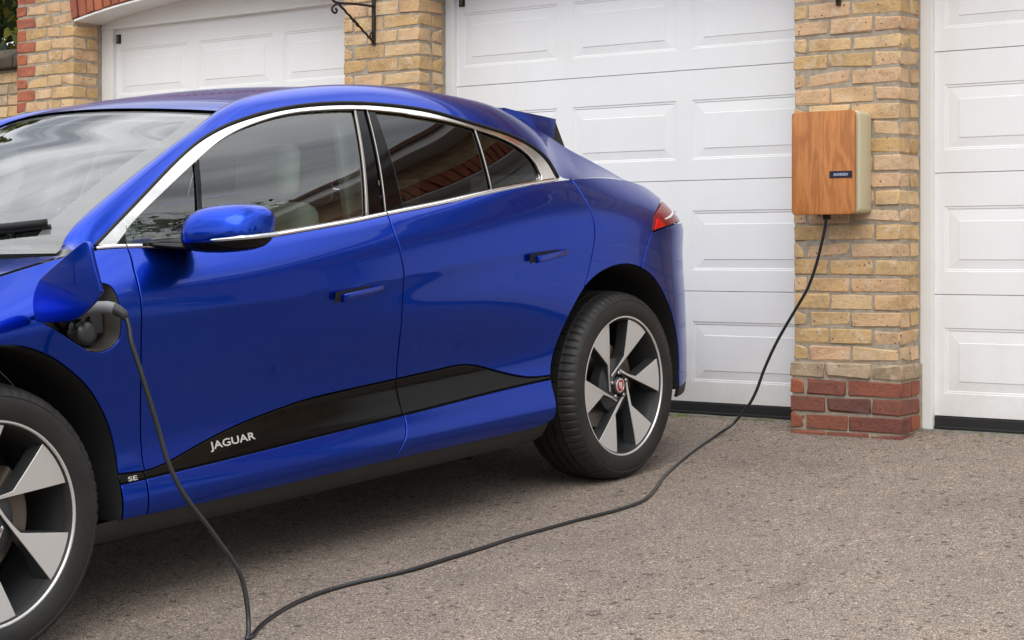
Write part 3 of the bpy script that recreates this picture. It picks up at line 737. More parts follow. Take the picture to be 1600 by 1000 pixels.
def wsf(k,v,up=0.):
    t=.25+v*(tH-.08-.25); b=[s_(t) for s_ in US]; q=1-k*k
    bow=.30+(.117-.30)*v; c=.012+.018*v+.02*np.sin(np.pi*v)
    return k*(b[2]-.012),b[0]-bow*q-up*.8+.012,b[1]+c*q+up*.6-.004
patch('windscreen',lambda u,v:wsf(.90*(2*u-1),.04+.925*v),41,40,M['screen'],car)
fr=MB()
def strip(u0,u1,v0,v1,nu,nv):
    U,Vv=np.meshgrid(np.linspace(u0,u1,nu),np.linspace(v0,v1,nv)); p=wsf(U,Vv); V=np.stack(p,-1).reshape(-1,3)
    fr.add([tuple(q) for q in V],[(j*nu+i,j*nu+i+1,(j+1)*nu+i+1,(j+1)*nu+i) for j in range(nv-1) for i in range(nu-1)])
strip(.90,.995,0,1,3,40);strip(-.995,-.90,0,1,3,40);strip(-.90,.90,0,.04,40,3);strip(-.90,.90,.965,1,40,3)
M['frit']=plain('windscreen_border',(.12,.12,.115),.10,0,Specular_IOR_Level=1.0); fr.build('windscreen_border',M['frit'],car,smooth=True,fix=False)
# bonnet
def bonnet(u,v):
    k=2*u-1;q=1-k*k; yr=.36-.26*q; y=-.76+(yr+.76)*v; wt=WT(y); 
    return k*(wt-.004),y,ZT(y)+q*(.035+.02*(1-v))-.10*np.clip(.16-v,0,1)*q+.0
patch('bonnet',bonnet,49,50,P,car)
def cowl(u,v):
    k=2*u-1;q=1-k*k; return k*.80,.34-.26*q+.10*v,1.035+q*.035+.0*v
patch('cowl_panel',cowl,30,3,M['black'],car)
# hatch and tail
def hatch(u,v):
    t=10.8+v*(15.8-10.8); b=[s_(t) for s_ in US]; k=2*u-1; q=1-k*k
    return k*(b[2]-.004),b[0]+.05*q*v,b[1]+.03*q*(1-v)-.004
patch('rear_screen',hatch,30,40,M['gloss'],car)
def tail(u,v):
    k=2*u-1; z=1.075-.775*v; y0=np.interp(z,[.3,.9,1.0,1.075],[3.795,3.795,3.77,3.72]); w=W(y0,np.clip(z,.3,1.08)); q=1-k*k
    return k*w*.985,y0+.07*q,z
patch('tailgate',tail,30,30,P,car)
# spoiler: a blade carrying the roof line on, with deep ends that meet the rear pillars
secs=[]
for s_ in (.605,.595,.56,.45,.25,0,-.25,-.45,-.56,-.595,-.605):
    a=abs(s_)/.605; e=a**8; c=1-a*a
    secs.append([(s_,2.58,1.505+.036*c-.012*e),(s_,2.78,1.474+.036*c),(s_,2.95,1.453+.036*c),(s_,3.045+.03*c,1.440+.030*c),(s_,3.040+.03*c,1.426+.030*c),(s_,2.86,1.43+.03*c),(s_,2.62,1.47+.03*c)])
V=[p for s_ in secs for p in s_];F=[];K=7
for i in range(len(secs)-1):
    for k in range(K): a=i*K+k; F.append((a,i*K+(k+1)%K,(i+1)*K+(k+1)%K,a+K))
F+=[tuple(range(K)),tuple(range(len(V)-K,len(V)))]
so=MB().add(V,F).build('spoiler',P,car,bevel=.003,seg=2,angle=35)
for sg in (1,-1):
    MB().prism([(2.70,1.486),(2.86,1.462),(3.040,1.438),(3.022,1.356),(2.95,1.372),(2.85,1.42)],lambda p:(sg*.47,p[0],p[1]),lambda p:(sg*(.606-.10*max(0,1.40-p[1])),p[0],p[1])).build('spoiler_end',P,so,bevel=.003,angle=35)
    MB().prism([(3.041,1.437),(3.118,1.322),(3.024,1.354)],lambda p:(sg*.50,p[0],p[1]),lambda p:(sg*(.600-.12*max(0,1.40-p[1])),p[0]+.001,p[1])).build('spoiler_fin',M['plastic'],so,bevel=.002)
# aerial fin
fv=[];ff=[]
for i,(y,h,w) in enumerate([(2.53,.0,.004),(2.61,.022,.014),(2.69,.034,.018),(2.735,.036,.014),(2.745,0,.012)]):
    z=1.572-.07*(y-2.5); fv+=[(-w*1.6,y,z-.01),(-w*.4,y,z+h),(w*.4,y,z+h),(w*1.6,y,z-.01)]
for i in range(4):
    for k in range(3): a=i*4+k; ff.append((a,a+1,a+5,a+4))
ff.append((16,17,18,19)); MB().add(fv,ff).build('aerial_fin',P,car,smooth=True)
# --- side glazing
CO=c2([(.473,1.073),(.609,1.158),(.881,1.315),(1.071,1.399),(1.278,1.452),(1.512,1.485),(1.788,1.493),(2.080,1.470),(2.293,1.423),(2.500,1.371),(2.615,1.323),(2.680,1.274),(2.712,1.215),(2.720,1.200)],6)
CI=c2([(.549,1.071),(.651,1.147),(.945,1.306),(1.117,1.386),(1.279,1.432),(1.437,1.460),(1.590,1.471),(1.746,1.474),(1.88,1.468),(2.04,1.453),(2.204,1.429),(2.325,1.400),(2.460,1.362),(2.552,1.318),(2.600,1.272),(2.618,1.215)],6)
def ci(y): return yi(CI,y)
def co(y): return yi(CO,y)
zt=lambda y:float(ZT(y))
Gi=lambda y,z:G(y,z)-.010
def band(y0,y1,top,n=40,b=.004): return [(y,zt(y)+b) for y in np.linspace(y0,y1,n)]+[(y,top(y)) for y in np.linspace(y1,y0,n)]
def quad(b0,b1,t0,t1,n=14):
    """glass bay: bottom b0..b1 along the belt, top t0..t1 along the frame line"""
    return [(y,zt(y)+.004) for y in np.linspace(b0,b1,n)]+[(y,ci(y)) for y in np.linspace(t1,t0,n)]
GP=dict(res=.03,thick=.004,inset=.0005,edge=.0008)
panel('sail_panel',[(.50,1.078),(.60,1.071),(.60,1.135)],Gi,M['gloss'],FD,**GP)
panel('quarter_light',[(.605,1.069),(.86,1.066),(.944,1.300),(.655,1.143),(.605,1.112)],Gi,M['glass'],FD,**GP)
panel('front_window',[(y,zt(y)+.004) for y in np.linspace(.890,1.616,20)]+[(1.744,ci(1.744))]+[(y,ci(y)) for y in np.linspace(1.742,.98,30)],Gi,M['glass'],FD,**GP)
panel('window_divider',[(.866,1.066),(.888,1.066),(.978,1.316),(.946,1.304)],lambda y,z:G(y,z)-.004,M['gloss'],FD,res=.02,thick=.01)
panel('door_pillar',[(1.616,zt(1.616)+.004),(1.706,zt(1.706)+.004),(1.798,ci(1.798)+.001),(1.744,ci(1.744))],lambda y,z:G(y,z)-.003,M['gloss'],FD,res=.02,thick=.01)
panel('pillar_bead',[(1.616,zt(1.616)+.006),(1.634,zt(1.634)+.006),(1.758,ci(1.758)-.001),(1.743,ci(1.743)-.001)],lambda y,z:G(y,z)+.0012,M['steel'],FD,res=.02,thick=.006)
panel('door_pillar',[(1.712,zt(1.712)+.004),(1.815,zt(1.815)+.004),(1.852,ci(1.852)),(1.804,ci(1.804)+.001)],lambda y,z:G(y,z)-.003,M['gloss'],RD,res=.02,thick=.01)
panel('pillar_bead',[(1.714,zt(1.714)+.006),(1.724,zt(1.724)+.006),(1.814,ci(1.814)-.001),(1.805,ci(1.805)-.001)],lambda y,z:G(y,z)+.0012,M['steel'],RD,res=.02,thick=.006)
panel('rear_window',[(y,zt(y)+.004) for y in np.linspace(1.820,2.300,20)]+[(2.318,ci(2.318))]+[(y,ci(y)) for y in np.linspace(2.31,1.856,20)],Gi,M['privacy'],RD,**GP)
panel('window_divider',[(2.300,zt(2.30)+.004),(2.322,zt(2.322)+.004),(2.342,ci(2.342)),(2.318,ci(2.318))],lambda y,z:G(y,z)-.003,M['gloss'],RD,res=.02,thick=.01)
panel('pillar_bead',[(2.301,zt(2.301)+.006),(2.311,zt(2.301)+.006),(2.330,ci(2.330)-.001),(2.319,ci(2.319)-.001)],lambda y,z:G(y,z)+.0012,M['steel'],RD,res=.02,thick=.006)
panel('rear_quarter_window',[(y,zt(y)+.004) for y in np.linspace(2.324,2.600,14)]+[p for p in CI[::-1] if p[0]>2.345],Gi,M['privacy'],Q,**GP)
# bright trim round the windows
i0=0
CIb=[(.548,1.077)]+[p for p in CI if p[1]>1.09]
def trim(name,poly,par,m,off,res=.012,th=.010): panel(name,poly,lambda y,z:G(y,z)+off,m,par,res=res,thick=th,inset=.0004,edge=.003)
cof=[p for p in CO if p[0]<1.798]; cor=[p for p in CO if p[0]>1.806]
inner=[(p[0],p[1]+.0) for p in CI]
trim('window_trim',[p for p in cof if p[0]<.600]+[(.600,co(.600)),(.600,yi(CI,.600)),(.548,1.074)],FD,M['chrome'],.006)
trim('window_trim',[(.603,co(.603))]+[p for p in cof if p[0]>.606]+[(1.798,co(1.798)),(1.798,ci(1.798)+.003)]+[(y,ci(y)+.003) for y in np.linspace(1.792,.603,60)],FD,M['chrome'],.006)
trim('window_trim',[(1.803,co(1.803))]+cor+[(2.722,zt(2.722)+.002),(2.610,zt(2.610)+.002)]+[p for p in CI[::-1] if p[0]>2.0 and p[1]>1.2 and p[0]<2.62]+[(y,ci(y)+.002) for y in np.linspace(1.99,1.803,10)],RD,M['chrome'],.006)
for sg in (1,-1):
    for nm,a,b,par in (('belt_trim',.475,.580,WG),('belt_trim',.585,1.709,FD),('belt_trim',1.715,2.69,RD)):
        ys=np.linspace(a,b,40 if b-a>.3 else 8)
        V=[];F=[]
        for y in ys:
            z=zt(y); w=float(WT(y)); V+=[(sg*(w-.003),y,z-.004),(sg*(w+.001),y,z-.001),(sg*(w-.0005),y,z+.006),(sg*(w-.009),y,z+.010),(sg*(w-.026),y,z+.011)]
        for i in range(len(ys)-1):
            for k in range(4): q=(i*5+k,i*5+k+5,i*5+k+6,i*5+k+1); F.append(q if sg==1 else q[::-1])
        obj(nm,V,F,M['chrome'],par[0 if sg==1 else 1],True)
# black weather strip under the window frame
for sg,par in ((1,FD[0]),(-1,FD[1])):
    mb=MB(); mb.tube([(sg*float(G(y,z)+.009),y,z+.004) for y,z in [p for p in CO if p[0]<1.796]+[(1.799,co(1.799))]],.0055,8); mb.build('weather_strip',M['black'],par,smooth=True)
for sg,par in ((1,RD[0]),(-1,RD[1])):
    mb=MB(); mb.tube([(sg*float(G(y,z)+.009),y,z+.004) for y,z in [(1.8005,co(1.8005))]+[p for p in CO if p[0]>1.806]],.0045,8); mb.build('weather_strip',M['black'],par,smooth=True)
# --- door handles
def handle(y0,y1,z0,z1,par):
    for sg,pp in ((1,par[0]),(-1,par[1])):
        V=[]
        def pt(y,z,o): return (sg*(float(W(np.array(y),np.array(z)))+o),y,z)
        n=10; ys=np.linspace(y0,y1,n); mb=MB(); V=[];F=[]
        for i,y in enumerate(ys):
            t=i/(n-1); zc_=z0+(z1-z0)*t; hh=.0135-.002*t; o=.036-.031*t**1.5
            V+=[pt(y,zc_-hh,o-.004),pt(y,zc_-hh*.8,o),pt(y,zc_+hh*.8,o),pt(y,zc_+hh,o-.004),pt(y,zc_+hh,o-.016),pt(y,zc_-hh,o-.016)]
        for i in range(n-1):
            for k in range(6): a=i*6+k; F.append((a,i*6+(k+1)%6,i*6+6+(k+1)%6,a+6))
        F+=[tuple(range(6)),tuple(range(len(V)-6,len(V)))]
        mb.add(V,F); mb.build('door_handle',P,pp,bevel=.0015,seg=2,angle=40)
        mb=MB(); yk=y0+(y1-y0)*.72; zk=z0+(z1-z0)*.72; V=[pt(y0-.006,z0-.015,.001),pt(yk,zk-.008,.001),pt(yk,zk+.018,.001),pt(y0-.006,z0+.020,.001)]
        V+=[pt(y0-.006,z0-.015,-.002),pt(yk,zk-.008,-.002),pt(yk,zk+.018,-.002),pt(y0-.006,z0+.020,-.002)]
        mb.add(V,[(0,1,2,3),(4,7,6,5),(0,4,5,1),(1,5,6,2),(2,6,7,3),(3,7,4,0)]); mb.build('handle_gap_shade',M['black'],pp)  # flat black plate on the skin: front gap plus painted shadow above the handle
handle(1.372,1.598,.852,.868,FD); handle(2.405,2.625,.909,.924,RD)
# --- lettering on the black strip
def text_mesh(s,size,wx=1.0):
    c=bpy.data.curves.new('t','FONT'); c.body=s; c.size=size; c.align_x='LEFT'; c.resolution_u=4; c.offset=size*.018
    o=bpy.data.objects.new('t',c); col.objects.link(o); dg=bpy.context.evaluated_depsgraph_get(); me=bpy.data.meshes.new_from_object(o.evaluated_get(dg)); bpy.data.objects.remove(o)
    v=[(p.co.x*wx,p.co.y) for p in me.vertices]; f=[tuple(p.vertices) for p in me.polygons]; bpy.data.meshes.remove(me); return v,f
def put_text(name,s,size,wx,y0,z0,slope,F,m,par,width=None,sp=1):
    v,f=text_mesh(s,size,wx); a=np.array(v); a[:,0]-=a[:,0].min()
    if width: a[:,0]*=width/a[:,0].max()
    y=y0+a[:,0]; z=z0+a[:,1]+slope*a[:,0]; x=F(y,z)
    n=len(v); V=[(x[i]+.0022,y[i],z[i]) for i in range(n)]; mb=MB(); mb.add(V,f); mb.build(name,m,par,fix=False)
put_text('lettering','JAGUAR',.031,1.25,.824,.440,.02,lambda y,z:W(y,z)-.004,M['letter'],FD[0],width=.198)
put_text('lettering','SE',.018,1.2,.480,.4035,0,lambda y,z:W(y,z)-.003,M['letter'],WG[0],width=.036)
# --- door mirror
def door_mirror(sg,par):
    N=72; st=[(.918,.30),(.923,.55),(.935,.76),(.955,.90),(.985,.975),(1.02,1.0),(1.055,.985),(1.085,.93),(1.108,.82),(1.123,.65),(1.131,.42),(1.134,.16)]
    def ring(x,k):
        yc=.805+.42*(x-1.02); zc_=1.098+.02*(x-1.02); out=[]
        for i in range(N):
            a=2*math.pi*i/N; c,s_=math.cos(a),math.sin(a); q_=(abs(c)**2.7+abs(s_)**2.7)**(-1/2.7); c*=q_; s_*=q_
            yy=yc+(.085*c if c<0 else .068*c)*k**.8+.018*s_*(1 if s_>0 else .2); zz=zc_+(.080 if s_>0 else .062)*s_*k**.9
            out.append((x,yy,zz))
        return out
    V=[p for x,k in st for p in ring(x,k)]; F=[]
    for i in range(len(st)-1):
        for k in range(N): F.append((i*N+k,i*N+(k+1)%N,(i+1)*N+(k+1)%N,(i+1)*N+k))
    F+=[tuple(range(N)),tuple(range(len(V)-N,len(V)))]
    sa=lambda f:math.sin(2*math.pi*((f[0]%N)+.5)/N)
    hi=[f for f in F if len(f)>4 or sa(f)>-.42]; lo=[f for f in F if len(f)==4 and sa(f)<=-.42]
    o=MB().add([(sg*x,y,z) for x,y,z in V],hi).build('door_mirror',P,par,smooth=True)
    MB().add([(sg*x,y,z) for x,y,z in V],lo).build('mirror_bowl',M['gloss'],o,smooth=True)
    V=[];F=[];fs=[(.835,.64,1.060,1.084),(.87,.655,1.052,1.080),(.91,.69,1.044,1.074),(.955,.725,1.042,1.068),(.99,.745,1.044,1.064)]
    for (x,y0,za,zb_) in fs:
        L_=.20-.4*(x-.835)
        for i in range(12):
            a=2*math.pi*i/12; V.append((sg*x,y0+L_/2-L_/2*math.cos(a),(za+zb_)/2+(zb_-za)/2*math.sin(a)))
    for i in range(len(fs)-1):
        for k in range(12): F.append((i*12+k,i*12+(k+1)%12,(i+1)*12+(k+1)%12,(i+1)*12+k))
    F+=[tuple(range(12)),tuple(range(len(V)-12,len(V)))]
    MB().add(V,F).build('mirror_foot',M['gloss'],o,smooth=True)
    # repeater lamp strip follows the shell
    V=[];F=[];xs=np.linspace(1.03,1.128,14)
    kk=lambda x:float(np.interp(x,[q[0] for q in st],[q[1] for q in st]))
    for j,x in enumerate(xs):
        k=kk(x); yc=.805+.42*(x-1.02); h=.0055*min(1,j/2+.3)
        y=yc-.085*k**.8*.93; z=1.0755+.05*(x-1.0)
        ox=.004 if j>9 else .002
        V+=[(sg*(x+ox),y-.003,z-h),(sg*(x+ox+.002),y-.006,z),(sg*(x+ox),y-.003,z+h),(sg*(x-.02),y+.03,z)]
    # wrap the strip round the outer end
    for q in (.25,.6,.95):
        y=.805+.42*.112-.085*.55+q*.10; z=1.0825+.002*q
        V+=[(sg*1.136,y-.002,z-.006),(sg*1.139,y,z),(sg*1.136,y-.002,z+.006),(sg*1.11,y,z)]
    n=len(V)//4
    for j in range(n-1):
        for k in range(4): F.append((j*4+k,j*4+(k+1)%4,j*4+4+(k+1)%4,j*4+4+k))
    MB().add(V,F).build('repeater_lamp',M['lamp_clear'],o,angle=40)
    return o
MR=[door_mirror(1,FD[0]),door_mirror(-1,FD[1])]
# --- open charge flap and port
port=MB(); n=len(PORT); V=[];F=[]
for (y,z) in PORT:
    w=float(W(np.array(y),np.array(z))); V.append((w-.003,y,z))
pc=(sum(p[0] for p in PORT)/n,sum(p[1] for p in PORT)/n)
for (y,z) in PORT: V.append((float(W(np.array(y),np.array(z)))-.022,pc[0]+(y-pc[0])*.93,pc[1]+(z-pc[1])*.93))
for (y,z) in PORT: V.append((.845,pc[0]+(y-pc[0])*.86,pc[1]+(z-pc[1])*.86))
for r_ in range(2):
    for i in range(n): j=(i+1)%n; F.append((r_*n+i,r_*n+j,(r_+1)*n+j,(r_+1)*n+i))
F.append(tuple(range(2*n,3*n))); port.add(V,F); po=port.build('charge_port',M['port'],car,angle=40)
ax=lambda yc,zc_:(lambda r_,a,h:(.85+h,yc+r_*math.cos(a),zc_+r_*math.sin(a)))
PY,PZ=.352,.905
MB().lathe([(.062,.0),(.062,.022),(.050,.026),(.046,.012),(.0,.012)],28,ax(PY,PZ)).build('socket_ring',M['gloss'],po,angle=35)
MB().lathe([(.048,.0),(.048,.036),(.040,.042),(.028,.045),(0,.046)],28,ax(.362,.838)).build('socket_cap',M['gloss'],po,angle=35)
MB().lathe([(.034,.044),(.030,.052),(.014,.057),(0,.057)],20,ax(.375,.836)).build('cap_pull',M['rim_dark'],po,smooth=True)
MB().box(.86,.882,.40,.445,.83,.90).build('socket_plate',M['trim_dark'],po,bevel=.004)
FL=[(-.011,-.014),(-.024,-.002),(-.022,.048),(.015,.097),(.060,.125),(.111,.152),(.160,.180),(.199,.203),(.215,.206),(.229,.193),(.246,.145),(.262,.089),(.263,.069),(.227,.035),(.167,.000),(.098,-.010)]
FLs=c2(FL+[FL[0]],4)[:-1]
# the flap is hinged at the front of the port and stands straight out from the wing
hx,hy,hz=.978,.158,.902
flo=panel('charge_flap',FLs,lambda u,w_:.016*(1-((u-.12)/.14)**2)+.01*(1-((w_-.09)/.12)**2)+0*u,P,car,res=.012,thick=.012,sides=(1,),edge=.003)[0]
flo.location=(hx,hy,hz); flo.rotation_euler=(0,0,R(-90))
fh=MB().tube([(.90,.22,.91),(.94,.205,.91),(.968,.178,.92)],.010,8).build('flap_hinge',M['trim_dark'],car,smooth=True)
# ---------------------------------------------------------------- wheels
def wheel(y0,sg,rot):
    w=empty('wheel',(sg*.925,y0,.368),0,car)
    ax_=lambda r_,a,h:(sg*h,r_*math.cos(a),r_*math.sin(a))
    # tyre with shoulder sipes and tread grooves, flattened at the contact patch
    prof=[(.258,-.022),(.264,-.004),(.274,.006),(.279,.005),(.283,.008),(.300,.0125),(.318,.0135),(.334,.0125),(.338,.0105),(.342,.0115),(.352,.006),(.361,-.003),(.3675,-.016),(.372,-.034),(.3742,-.052),(.3752,-.0535),(.367,-.0545),(.367,-.0605),(.3755,-.0615),(.3762,-.092),(.368,-.093),(.368,-.101),(.3765,-.102),(.3765,-.134),(.368,-.135),(.368,-.143),(.3762,-.144),(.3752,-.178),(.367,-.179),(.367,-.186),(.3750,-.187),(.370,-.215),(.355,-.238),(.31,-.247),(.262,-.235)]
    n=360; V=[];F=[]
    for i,(r_,h) in enumerate(prof):
        for k in range(n):
            rr=r_
            if k%5==0 and 10<=i<=14: rr-=.0045
            if k%5==2 and 18<=i<=19 and k%10==2: rr-=.004
            x,y,z=ax_(rr,2*math.pi*k/n,h)
            if z<-.3675: x+=sg*(.008*(-.3675-z)/.008 if h>-.1 else 0); z=-.3675
            V.append((x,y,z))
    for i in range(len(prof)-1):
        for k in range(n):
            k2=(k+1)%n; q=(i*n+k,i*n+k2,(i+1)*n+k2,(i+1)*n+k); F.append(q[::-1] if sg==1 else q)
    MB().add(V,F).build('tyre',M['tyre'],w,angle=30,fix=False)
    # raised lettering on the sidewall
    if sg==1:
        for word,a0 in (('GOODYEAR',R(45 if y0>1 else 165)),):
            v,f=text_mesh(word,.025,1.35); a=np.array(v); a[:,0]-=a[:,0].min(); V=[]
            for (tx,ty) in a:
                r_=.314+ty*.95; an=a0-tx/.325
                x=float(np.interp(r_,[.28,.300,.318,.334],[.0066,.0127,.0137,.0127]))+.0006
                V.append((x,r_*math.cos(an),r_*math.sin(an)))
            MB().add(V,f).build('tyre_lettering',M['grey_letter'],w,fix=False)
    mb=MB().lathe([(.262,-.012),(.2695,-.006),(.2775,-.001),(.2785,.003),(.2765,.006),(.2725,.006),(.2700,.003),(.2680,-.003)],96,ax_); mb.build('rim_lip',M['rim_face'],w,angle=40)
    MB().lathe([(.2680,-.003),(.262,-.020),(.254,-.05),(.246,-.12),(.244,-.20)],72,ax_).build('rim_barrel',M['rim_dark'],w,smooth=True)
    hf=lambda r_:-.004-.030*(1-min(r_/.268,1))**1.3
    RR=.268; th=R(rot)
    def blade(ang):
        A=107.8;B=137.6
        pts=[(.998*math.cos(R(t)),.998*math.sin(R(t))) for t in np.linspace(A,B,8)]
        K=(-.292,.335);T1=(-.236,-.060);T2=(-.212,-.075);S=(-.203,-.02)
        a=pts[0]; e1=[(pts[-1][0]+(K[0]-pts[-1][0])*t,pts[-1][1]+(K[1]-pts[-1][1])*t) for t in (.25,.5,.75)]
        e2=[(K[0]+(T1[0]-K[0])*t+.014*math.sin(t*math.pi),K[1]+(T1[1]-K[1])*t) for t in (0,.1,.3,.6,1)]
        e3=[(S[0]+(a[0]-S[0])*t,S[1]+(a[1]-S[1])*t) for t in (0,.15,.3,.5,.7,.85)]
        return pts+e1+e2+[T2]+e3
    def pl(p,h,ang): 
        c,s_=math.cos(ang),math.sin(ang); x=p[0]*c-p[1]*s_; y=p[0]*s_+p[1]*c; return (sg*h,x*RR,y*RR)
    for k in range(6):
        ang=R(60*k)+th; b=blade(0); n=len(b)
        # face and flanks
        f_=MB(); cen=[]
        V=[pl(p,hf(math.hypot(*p)*RR),ang) for p in b]; V2=[pl((p[0],p[1]),hf(math.hypot(*p)*RR)-.0035,ang) for p in b]
        f_.add(V+V2,[tuple(range(n))]+[(i,(i+1)%n,n+(i+1)%n,n+i) for i in range(n)]); fo=f_.build('spoke_face',M['rim_face'],w,bevel=.0008,seg=1,angle=30)
        d=MB(); c0=np.mean(np.array(b),0)
        def wide(p,q): 
            r_=math.hypot(*p); a=math.atan2(p[1],p[0]); return p if q==0 else (p[0]*(1+.0),p[1])
        body=[(p[0],p[1]) for p in b]
        # the flank broadens backwards, more on the clockwise side
        low=[]
        for p in b:
            r_=math.hypot(*p); a=math.atan2(p[1],p[0])
            side=-1 if (a<R(112) and a>R(0)) else 1
            low.append((p[0]+(.055 if side==-1 else -.018)*min(1,1.15-r_*.4),p[1]))
        d.add([pl(p,hf(math.hypot(*p)*RR)-.0034,ang) for p in b]+[pl(p,hf(math.hypot(*p)*RR)-.050,ang) for p in low],[tuple(range(n,2*n))]+[(i,(i+1)%n,n+(i+1)%n,n+i) for i in range(n)])
        d.build('spoke',M['rim_dark'],w,angle=25)
    ax2=lambda r_,a,h:(sg*h,r_*math.cos(a),r_*math.sin(a))
    MB().lathe([(.046,-.026),(.052,-.031),(.085,-.036),(.108,-.046),(.112,-.085),(0,-.085)],60,ax2).build('hub',M['rim_dark'],w,angle=30)
    MB().lathe([(.036,-.034),(.035,-.021),(.033,-.018),(.030,-.017),(.029,-.019),(0,-.019)],40,ax2).build('cap_body',M['rim_dark'],w,angle=35)
    MB().lathe([(.0288,-.0185),(.0278,-.0155),(.0240,-.015),(.0235,-.0165)],40,ax2).build('cap_ring',M['letter'],w,angle=35)
    MB().lathe([(.0238,-.0166),(.017,-.0156),(0,-.0152)],40,ax2).build('cap_badge',M['red_cap'],w,smooth=True)
    em=[(-.015,.010),(-.008,.017),(.002,.014),(.009,.016),(.013,.008),(.010,-.002),(.014,-.010),(.004,-.018),(-.002,-.011),(-.008,-.013),(-.006,-.004),(-.013,0)]
    MB().prism(em,lambda p:(sg*-.0160,p[0]*.85,p[1]*.85),lambda p:(sg*-.0138,p[0]*.85,p[1]*.85)).build('badge_emblem',M['letter'],w)
    for k in range(5):
        a=R(72*k+18)+th; cy,cz=.0500*math.cos(a),.0500*math.sin(a)
        MB().lathe([(.0145,-.036),(.0145,-.032),(.0135,-.036),(0.0135,-.046),(0,-.046)],20,lambda r_,b,h:(sg*h,cy+r_*math.cos(b),cz+r_*math.sin(b))).build('nut_seat',M['black'],w,smooth=False)
        MB().lathe([(.0092,-.045),(.0092,-.020),(.0072,-.0165),(0,-.016)],6,lambda r_,b,h:(sg*h,cy+r_*math.cos(b),cz+r_*math.sin(b))).build('wheel_nut',M['steel'],w,bevel=.0008)
    MB().lathe([(.07,-.115),(.172,-.115),(.174,-.118),(.174,-.138),(.07,-.140)],60,ax2).build('brake_disc',M['steel'],w,angle=35)
    cal=[]
    for t in np.linspace(R(-32),R(32),9): cal.append((.19*math.cos(t),.19*math.sin(t)))
    for t in np.linspace(R(28),R(-28),7): cal.append((.125*math.cos(t),.125*math.sin(t)))
    ca_=R(20 if y0>1 else 12)
    rotp=lambda p:(p[0]*math.cos(ca_)-p[1]*math.sin(ca_),p[0]*math.sin(ca_)+p[1]*math.cos(ca_))
    MB().prism(cal,lambda p:(sg*-.150,*rotp(p)),lambda p:(sg*-.090,*rotp(p))).build('brake_caliper',M['caliper'],w,bevel=.008,seg=2)
    MB().lathe([(0,-.2),(.24,-.2),(.24,-.205),(0,-.205)],40,ax2).build('wheel_back',M['black'],w)
    return w
wheel(2.99,1,0);wheel(0,1,27.7);wheel(2.99,-1,10);wheel(0,-1,40)
# ---------------------------------------------------------------- underbody and nose
MB().box(-.66,.66,.50,2.46,.172,.27).build('underbody',M['black'],car)
MB().box(-.55,.55,-.7,3.7,.20,.34).build('floor_pan',M['black'],car)
MB().box(-.70,.70,2.30,2.52,.16,.25).build('rear_deflector',M['black'],car,bevel=.01)
nose=[(-.42,.905),(-.80,.70),(-.80,.24),(-.46,.24)]+[p for p in FARCH if p[0]<-.40 and p[1]>.30]+[(-.43,.60)]
fb=[(y,float(ZT(y))) for y in np.linspace(-.80,-.435,14)]+[(-.435,.60)]+[p for p in FARCH if p[0]<-.405 and .30<p[1]<.60][::-1]+[(-.45,.26),(-.80,.26)]
FB=panel('front_bumper',fb,W,P,car)
panel('headlight',[(-.50,.80),(-.62,.745),(-.74,.69),(-.72,.655),(-.60,.665),(-.50,.70)],lambda y,z:W(y,z)+.002,M['lamp_clear'],FB)
def nosef(u,v):
    k=2*u-1;q=1-k*k; z=.72-.46*v; y0=-.79+0*z; w=W(y0,np.clip(z,.26,.70)); return k*w,y0-.10*q**.8-.03*np.sin(np.pi*v),z
nf=patch('nose_panel',nosef,40,20,P,car,flip=True)
patch('grille',lambda u,v:(lambda p:(p[0],p[1]-.006,p[2]))(nosef(.27+.46*u,.10+.52*v)),20,10,M['gloss'],car,flip=True)
# ---------------------------------------------------------------- cabin
def rb(name,x0,x1,y0,y1,z0,z1,m,par,b=.04,tilt=0,seg=4):
    cx,cy,cz=(x0+x1)/2,(y0+y1)/2,(z0+z1)/2
    o=MB().box(x0-cx,x1-cx,y0-cy,y1-cy,z0-cz,z1-cz).build(name,m,par,bevel=b,seg=seg,angle=60); o.location=(cx,cy,cz); o.rotation_euler=(tilt,0,0); return o
for sx in (.37,-.37):
    rb('seat_cushion',sx-.25,sx+.25,1.02,1.52,.46,.62,M['leather'],car,.06)
    b_=rb('seat_back',sx-.25,sx+.25,1.46,1.58,.58,1.17,M['leather'],car,.055,R(-16))
    rb('head_rest',sx-.135,sx+.135,1.575,1.675,1.175,1.37,M['leather'],car,.045,R(-8))
rb('rear_bench',-.62,.62,2.02,2.5,.50,.66,M['leather'],car,.06)
rb('rear_seat_back',-.62,.62,2.44,2.56,.6,1.13,M['leather'],car,.05,R(-18))
for sx in (.37,-.37): rb('head_rest',sx-.12,sx+.12,2.56,2.64,1.13,1.27,M['leather'],car,.04)
rb('dashboard',-.74,.74,.40,.80,.86,1.035,M['trim_dark'],car,.06)
rb('instrument_hood',-.56,-.18,.66,.80,1.0,1.075,M['trim_dark'],car,.03)
st=MB(); pts=[(-.37+.18*math.cos(a),.93+.07*math.sin(a),.985+.165*math.sin(a)) for a in np.linspace(0,2*math.pi,37)]
st.tube(pts,.015,8,False); st.box(-.44,-.30,.90,.94,.94,1.03); st.build('steering_wheel',M['trim_dark'],car,smooth=True)
MB().box(-.78,.78,.45,2.6,.30,.34).build('cabin_floor',M['trim_dark'],car)
